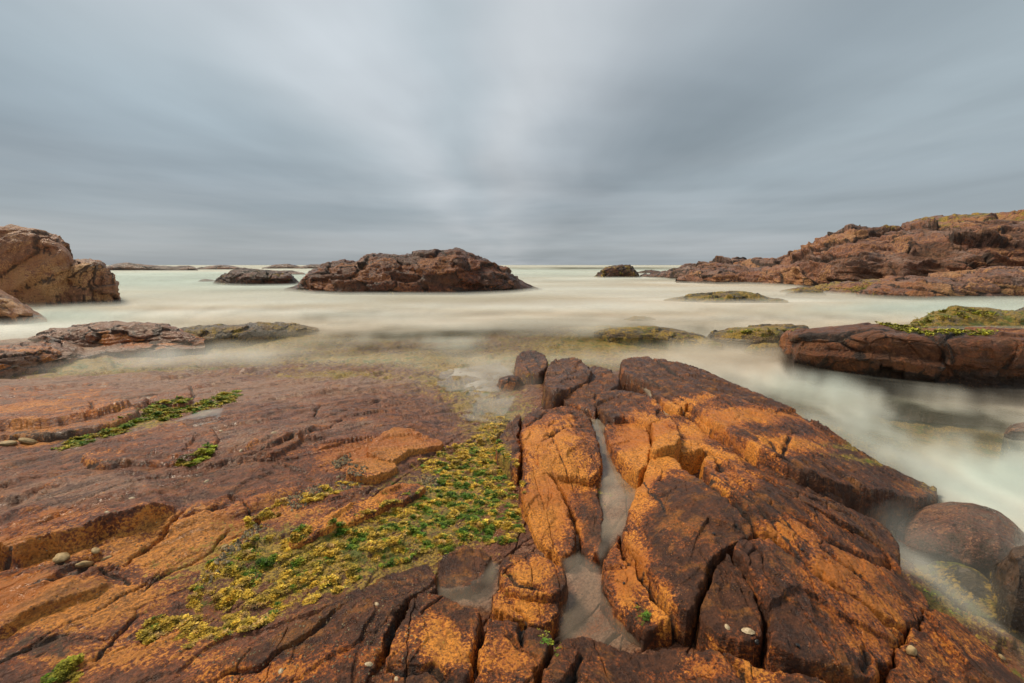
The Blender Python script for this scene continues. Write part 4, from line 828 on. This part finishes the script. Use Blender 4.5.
# ------------------------------------------------------------------ seaweed, moss
def weed_material(name, rough=.75):
    m = bpy.data.materials.new(name); m.use_nodes = True; t = NT(m.node_tree)
    at = t.new('ShaderNodeVertexColor', layer_name='leaf'); bs = t.new('ShaderNodeBsdfPrincipled')
    t.put(bs.inputs['Base Color'], at.outputs[0]); bs.inputs['Roughness'].default_value = rough; bs.inputs['Specular IOR Level'].default_value = .3
    o = t.new('ShaderNodeOutputMaterial'); t.l.new(bs.outputs[0], o.inputs[0]); return m
M_weed = weed_material('seaweed_fronds', .6)
rng = np.random.default_rng(5)
def weed(name, label, polys, count, size, colour_fn, lift=.0, blades=7, dens=None):
    """many tiny upturned fronds, each its own little tuft on the rock"""
    pts = []
    for pl, field, share in polys:
        if field == 'pts': pts.append(pl); continue
        poly = smooth_poly(_t[field].unproj(pl), 2) if field in 'BT' else P(np.array([p[0] for p in pl], float), np.array([p[1] for p in pl], float), float(field[1:]))
        lo, hi = poly.min(0) - .05, poly.max(0) + .05; need = int(count * share); got = []
        while sum(map(len, got)) < need:
            x = rng.uniform(lo[0], hi[0], need * 2); y = rng.uniform(lo[1], hi[1], need * 2)
            wx = x + .05 * fbm2(x * 7, y * 7, 3, 3); wy = y + .05 * fbm2(x * 7, y * 7, 3, 8)
            k = inside(wx, wy, poly)
            dd, _, _ = seg_dist(x, y, poly, True)
            cov = fbm2(x * 5, y * 5, 4, 44, .65) + np.clip(dd / .12, 0, 1) * .8
            k &= cov > (.25 if dens is None else dens)
            got.append(np.stack([x[k], y[k]], -1))
        pts.append(np.concatenate(got)[:need])
    pts = np.concatenate(pts); N = len(pts)
    z = np.empty(N); nn = np.empty((N, 3))
    for i, (x, y) in enumerate(pts):
        z[i], q = ground_n(x, y); nn[i] = q
    ok = nn[:, 2] > .55; pts, z, nn = pts[ok], z[ok], nn[ok]; N = len(pts)
    R = np.hypot(pts[:, 0], pts[:, 1]); s = size * (.6 + .8 * rng.random(N)) * (.6 + .22 * R)
    cl = fbm2(pts[:, 0] * 9, pts[:, 1] * 9, 3, 17, .6); s *= np.clip(1 + 1.3 * cl, .4, 2.1); z = z + .012 * np.clip(cl + .1, 0, 1)
    col = colour_fn(pts[:, 0], pts[:, 1], N)
    V = np.zeros((N, blades, 4, 3)); Cc = np.ones((N, blades, 4, 4))
    a = rng.random((N, blades)) * 2 * math.pi; el = rng.uniform(.12, .95, (N, blades)); ln = s[:, None] * rng.uniform(.5, 1.3, (N, blades)); wd_ = ln * rng.uniform(.22, .42, (N, blades))
    dx, dy = np.cos(a), np.sin(a); hx = np.cos(el) * ln; hz_ = np.sin(el) * ln
    b0 = np.stack([pts[:, 0], pts[:, 1], z - .002 + lift], -1)[:, None, :]
    jit = rng.normal(0, 1, (N, blades, 3)) * (s * .35)[:, None, None]; jit[..., 2] = 0
    b0 = b0 + jit
    side = np.stack([-dy, dx, 0 * dx], -1) * wd_[..., None]
    mid = b0 + np.stack([dx * hx * .55, dy * hx * .55, hz_ * .65], -1); tip = b0 + np.stack([dx * hx * 1.15, dy * hx * 1.15, hz_ * .9], -1)
    V[:, :, 0] = b0; V[:, :, 1] = mid + side; V[:, :, 2] = tip; V[:, :, 3] = mid - side
    c = col[:, None, :] * np.clip(1 + .9 * fbm2(pts[:, 0] * 30, pts[:, 1] * 30, 2, 27), .45, 1.6)[:, None, None] * rng.uniform(.55, 1.35, (N, blades, 1)); Cc[..., :3] = c[:, :, None, :]
    f = np.arange(N * blades * 4).reshape(-1, 4)
    o = mesh_obj(name, V.reshape(-1, 3), f, M_weed, {'leaf': np.clip(Cc, 0, 1).reshape(-1, 4)}, smooth=False, solid=False)
    return tag(o, label, None, None, 'stuff')
GOLD = np.array([.66, .42, .05]); OLIV = np.array([.32, .26, .03]); GRN = np.array([.085, .17, .014]); LIME = np.array([.36, .38, .025]); TAN = np.array([.60, .36, .16])
def band_colour(x, y, N):
    g = np.clip(blobs(x, y, [(250,560,40,22,.9),(350,540,50,24,.7),(400,560,40,12,.6),(440,500,40,30,.9),(490,480,30,30,.9),(470,530,40,12,.7),(300,600,30,6,.3)], BASE), 0, 1)
    m = fbm2(x * 9, y * 9, 4, 71, .65) * 1.3 + g - .80 + rng.normal(0, .06, N)
    o = sstep(fbm2(x * 5, y * 5, 3, 75), -.1, .5)
    c = GOLD * (1 - .0) + (OLIV - GOLD) * (o * .6)[:, None]
    c = c + (TAN - c) * (sstep(fbm2(x * 20, y * 20, 2, 76), .2, .6) * .7)[:, None]
    k = sstep(m, 0, .25)[:, None]
    gg = GRN + (LIME - GRN) * sstep(fbm2(x * 25, y * 25, 2, 79) + rng.normal(0, .2, N), -.2, .6)[:, None] * .6
    return c * (1 - k) + gg * k
def green_colour(x, y, N):
    k = sstep(fbm2(x * 12, y * 12, 3, 81) + rng.normal(0, .2, N), -.3, .5)[:, None]
    c = GRN * (1 - k) + LIME * k
    o = sstep(fbm2(x * 7, y * 7, 2, 83), .1, .5)[:, None]
    c = c + (OLIV * 1.2 - c) * o * .7
    return c + (GOLD * .8 - c) * sstep(fbm2(x * 9 + 3, y * 9, 3, 88), -.05, .45)[:, None] * .75
def turf_colour(x, y, N):
    k = sstep(fbm2(x * 6, y * 6, 3, 81) + rng.normal(0, .2, N), -.4, .5)[:, None]
    return np.array([.14, .13, .015]) * (1 - k) + np.array([.42, .40, .04]) * k
weed('seaweed', 'golden and green seaweed carpet filling the hollow in the rock', [
  ([(128,646),(160,618),(196,598),(192,585),(215,565),(250,545),(285,532),(320,540),(350,524),(400,504),(430,490),(440,476),(455,452),(480,440),(498,450),(512,474),(520,500),(528,540),(500,550),(470,548),(438,552),(400,562),(345,592),(290,620),(215,648),(165,656)], 'B', .86),
  ([(200,590),(215,560),(250,530),(290,508),(330,498),(360,486),(350,480),(310,494),(270,505),(235,535),(205,565)], 'B', .06),
  ([(405,468),(430,456),(455,446),(500,425),(505,440),(480,450),(440,478)], 'B', .06), ([(470,440),(480,430),(505,415),(512,428),(495,440)], 'B', .02)], 150000, .0052, band_colour, dens=-.16, blades=5)
weed('moss', 'bright green moss growing along the crack on the left shelf', [
  ([(50,450),(80,438),(110,430),(140,416),(150,406),(185,402),(205,408),(190,412),(175,420),(150,424),(120,434),(92,444),(64,452)], 'B', .45),
  ([(185,412),(205,400),(225,392),(242,392),(236,402),(215,408),(195,416)], 'B', .2), ([(181,468),(190,462),(205,452),(215,452),(214,460),(200,468),(186,474)], 'B', .15),
  ([(36,690),(60,668),(85,652),(104,650),(92,668),(78,690)], 'B', .2)], 20000, .0062, green_colour, dens=.02, blades=5)
def on_view(pl, n):
    """points on the rock surfaces seen inside a pixel outline, as plan positions"""
    poly = np.array(pl, float); lo, hi = poly.min(0), poly.max(0); out = []
    while len(out) < n:
        x, y = rng.uniform(lo[0], hi[0]), rng.uniform(lo[1], hi[1])
        if not inside(np.array([x]), np.array([y]), poly)[0]: continue
        a_, b_, c_ = ray(x, y); h = bvh.ray_cast(Vector((0, 0, CAMH)), Vector((float(a_), float(b_), float(c_))))
        if h[0] is None or h[1].z < .25: out.append((0, -5)); continue
        out.append((h[0].x, h[0].y))
    q = np.array(out); q = q[q[:, 1] > 0]; q = q + rng.normal(0, .015, q.shape)
    return q[fbm2(q[:, 0] * 3, q[:, 1] * 3, 4, 7, .6) > -.15]
weed('turf_moss', 'yellow green moss on top of the massive boulder and the shelf behind it', [(on_view(p_, n_), 'pts', 0) for p_, n_ in (
  ([(872,322),(885,320),(905,323),(930,328),(970,330),(1000,332),(985,336),(950,334),(925,336),(900,331)], 2600), ([(908,326),(925,314),(945,308),(975,310),(1010,313),(990,318),(950,318),(930,324)], 900), ([(720,332),(760,329),(800,328),(790,332),(740,334)], 260))], 4000, .0075, turf_colour, blades=5)
weed('weed_tufts', 'small green tufts in the joints around the big pool', [([(538,612),(546,620),(556,640),(548,655),(540,640)], 'T', .25), ([(628,632),(645,628),(652,640),(640,650)], 'B', .25), ([(592,490),(606,485),(610,505),(596,510)], 'B', .25), ([(925,570),(950,575),(975,590),(960,600),(940,590)], 'z0.08', .25)], 420, .005, green_colour, dens=-1)

# ------------------------------------------------------------------ shells and stones
def simple_mat(name, c1, c2, scale, rough=.5):
    m = bpy.data.materials.new(name); m.use_nodes = True; t = NT(m.node_tree); tc = t.new('ShaderNodeTexCoord')
    n = t.noise(tc.outputs['Object'], scale, 5, .6); bs = t.new('ShaderNodeBsdfPrincipled')
    t.put(bs.inputs['Base Color'], t.mix(t.ss(n, .35, .65), c1, c2)); bs.inputs['Roughness'].default_value = rough
    o = t.new('ShaderNodeOutputMaterial'); t.l.new(bs.outputs[0], o.inputs[0]); return m
M_shell = simple_mat('limpet_shell', (.60, .46, .28), (.34, .24, .13), 120); M_snail = simple_mat('snail_shell', (.012, .011, .012), (.03, .025, .022), 200, .35)
M_stone = simple_mat('pale_stone', (.46, .31, .14), (.26, .17, .07), 40, .7)
def place(o, px, py, z=.4, sink=0.):
    x, y = P(px, py, z)
    for _ in range(4):
        g = ground(x, y); x, y = P(px, py, g)
    g, nrm = ground_n(x, y)
    o.location = (x, y, g - sink); q = Vector((nrm.x, nrm.y, nrm.z)).to_track_quat('Z', 'Y'); o.rotation_mode = 'QUATERNION'; o.rotation_quaternion = q
def limpet(px, py, r, label, rot=0., mat=None):
    na, nr = 28, 7; th = np.linspace(0, 2 * math.pi, na, endpoint=False); V = []
    for i in range(nr):
        q = i / (nr - 1); rr = r * (1 - (1 - q) ** 1.0) if i else 0.0006
        rr = r * q ** .8 + .0004; rib = 1 + .06 * np.cos(th * 9) * q
        V.append(np.stack([rr * rib * 1.25 * np.cos(th) - .15 * r * (1 - q), rr * rib * .85 * np.sin(th), np.full(na, .62 * r * (1 - q ** 1.3))], -1))
    V = np.concatenate(V); c, s = math.cos(rot), math.sin(rot); V[:, :2] = V[:, :2] @ np.array([[c, s], [-s, c]])
    f = np.array([(i * na + j, i * na + (j + 1) % na, (i + 1) * na + (j + 1) % na, (i + 1) * na + j) for i in range(nr - 1) for j in range(na)])[:, ::-1]
    o = mesh_obj('limpet', V, f, mat or M_shell, solid=False); me = o.data
    o.location = (0, 0, 0); place(o, px, py, sink=.0008); return tag(o, label, 'limpet', 'limpets clinging to the rock')
limpet(748, 631, .021, 'large white limpet on the triangular brown block at bottom right', -1.0)
limpet(725, 655, .011, 'small pale limpet just below the triangular brown block', -.9)
limpet(377, 604, .012, 'round yellowish limpet on the long maroon slab', .3)
limpet(335, 612, .010, 'faint buff limpet up and left of the round yellowish one', .7)
limpet(281, 671, .011, 'buff limpet near the bottom edge on the long maroon slab', .2)
limpet(369, 664, .013, 'greenish buff limpet at the right end of the long maroon slab', 1.2)
limpet(396, 679, .010, 'tiny white limpet at the bottom edge below the brown slab', .2)
limpet(274, 434, .022, 'lone yellow limpet on the broad brown shelf left of centre', .2)
limpet(221, 431, .018, 'buff limpet right of the lens shaped slab', .4)
limpet(207, 481, .016, 'cream limpet below the small moss tuft', .3)
limpet(132, 497, .015, 'cream limpet on the purple bedrock left of the long joint', .5)
limpet(241, 451, .015, 'small cream limpet right of the small moss tuft', .5)
limpet(107, 512, .012, 'cream limpet low on the purple bedrock left of centre', .5)
def snail(px, py, r, label):
    V = []; f = []; na = 14; turns = 26
    for i in range(turns):
        q = i / (turns - 1); a = q * 4.2 * math.pi; rr = r * (1 - q) ** 1.1 * .62 + r * .05; R = r * (1 - q) * .62; z = r * .35 + q * r * 1.1
        for j in range(na):
            b = 2 * math.pi * j / na
            V.append(((R + rr * math.cos(b)) * math.cos(a), (R + rr * math.cos(b)) * math.sin(a), z + rr * math.sin(b)))
    for i in range(turns - 1):
        for j in range(na): f.append((i * na + j, i * na + (j + 1) % na, (i + 1) * na + (j + 1) % na, (i + 1) * na + j))
    o = mesh_obj('periwinkle', np.array(V), np.array(f), M_snail, solid=False); place(o, px, py, sink=r * .15)
    return tag(o, label, 'sea snail', 'black periwinkles on the rock')
snail(753, 664, .011, 'fat black periwinkle on the orange slab at the bottom edge, right of centre')
snail(712, 563, .009, 'black periwinkle in the corner where three joints meet')
snail(800, 561, .008, 'black periwinkle on the upper edge of the broad dark slab')
snail(624, 584, .007, 'black periwinkle high on the speckled orange block')
snail(637, 604, .006, 'black periwinkle low on the speckled orange block')
snail(798, 647, .009, 'black periwinkle at the left end of the black crack')
def stone(px, py, r, label, seed, mat=None, sq=(1.3, .9, .6), name='pebble'):
    nu_, nv_ = 26, 16; th = np.linspace(0, 2 * math.pi, nu_, endpoint=False); ph = np.linspace(.02, math.pi - .02, nv_)
    D = np.stack([np.sin(ph)[:, None] * np.cos(th), np.sin(ph)[:, None] * np.sin(th), np.cos(ph)[:, None] + 0 * th], -1).reshape(-1, 3)
    n = fbm3(D[:, 0] * 1.6, D[:, 1] * 1.6, D[:, 2] * 1.6, 3, seed); V = D * (1 + .28 * n)[:, None] * r * np.array(sq); V[:, 2] += r * sq[2] * .7
    a = seed * 1.3; c, s = math.cos(a), math.sin(a); V[:, :2] = V[:, :2] @ np.array([[c, s], [-s, c]])
    f = np.array([(i * nu_ + j, i * nu_ + (j + 1) % nu_, (i + 1) * nu_ + (j + 1) % nu_, (i + 1) * nu_ + j) for i in range(nv_ - 1) for j in range(nu_)])[:, ::-1]
    o = mesh_obj(name, V, f, mat or M_stone, solid=False); place(o, px, py, sink=r * .15)
    return tag(o, label, 'pebble', 'loose stones on the rock')
stone(84, 567, .035, 'pale oval pebble lying below the undercut ledge at left', 1, sq=(1.5, .7, .45))
stone(106, 559, .026, 'cream pebble right of the oval one under the ledge', 2)
stone(96, 558, .020, 'greenish pebble behind the cream pebble under the ledge', 3)
stone(62, 561, .036, 'mossy yellow stone wedged in the left ledge', 4)
stone(8, 445, .05, 'flat cream stone at the left edge under the tan slab', 5, sq=(1.3, .9, .45))
stone(27, 443, .05, 'second cream stone under the tan slab, further from the edge', 6, sq=(1.3, .9, .45))
stone(908, 652, .022, 'white wedge shaped stone in the dark crack at bottom right', 7, sq=(1., .8, .9))
stone(895, 660, .016, 'small grey stone left of the white wedge in the crack', 8)
stone(1000, 657, .016, 'grey pebble on the streaked slab near the bottom right corner', 9)
stone(225, 547, .016, 'white pebble on the upper edge of the seaweed', 10)
# barnacle and mussel clusters
M_barn = simple_mat('barnacle', (.46, .34, .18), (.07, .05, .03), 30, .6)
def cluster(label, polys, count, r, name='barnacles'):
    V = []; F_ = []; off = 0; na = 7; th = np.linspace(0, 2 * math.pi, na, endpoint=False)
    for pl, fld in polys:
        poly = _t[fld].unproj(pl); lo, hi = poly.min(0), poly.max(0); c = 0
        while c < count:
            x = rng.uniform(lo[0], hi[0]); y = rng.uniform(lo[1], hi[1])
            if not inside(np.array([x]), np.array([y]), poly)[0]: continue
            c += 1; g = ground(x, y); q = r * rng.uniform(.5, 1.5); h = q * rng.uniform(.6, 1.2); sx_ = rng.uniform(.7, 1.3)
            for rr, zz in ((1., -.2), (.75, .6), (.32, 1.)): V += [(x + q * rr * sx_ * math.cos(a), y + q * rr / sx_ * math.sin(a), g + h * zz) for a in th]
            V.append((x, y, g + h * .7))
            for i in range(2):
                for j in range(na): F_.append((off + i * na + j, off + i * na + (j + 1) % na, off + (i + 1) * na + (j + 1) % na, off + (i + 1) * na + j))
            for j in range(na): F_.append((off + 2 * na + j, off + 2 * na + (j + 1) % na, off + 3 * na, off + 3 * na))
            off += 3 * na + 1
    F_ = np.array(F_); q4 = F_[F_[:, 2] != F_[:, 3]]
    o = mesh_obj(name, np.array(V), q4, M_barn, solid=False); return tag(o, label, None, None, 'stuff')
cluster('pale barnacles and dark mussels along the top of the seaweed', [([(285,500),(300,490),(320,484),(322,494),(310,505),(292,512)], 'B'), ([(335,480),(350,470),(372,474),(360,490),(340,492)], 'B'), ([(196,582),(225,545),(262,520),(270,528),(235,555),(210,585)], 'B'), ([(420,476),(440,478),(442,488),(425,490)], 'B'), ([(330,462),(350,455),(352,462),(336,470)], 'B')], 170, .008)

cluster('tiny pale barnacles scattered over the left shelf', [([(20,560),(120,500),(250,450),(360,400),(410,400),(340,460),(230,530),(120,600),(40,640)], 'B'), ([(150,640),(300,600),(430,570),(440,640),(380,683),(200,683)], 'T')], 420, .0036)
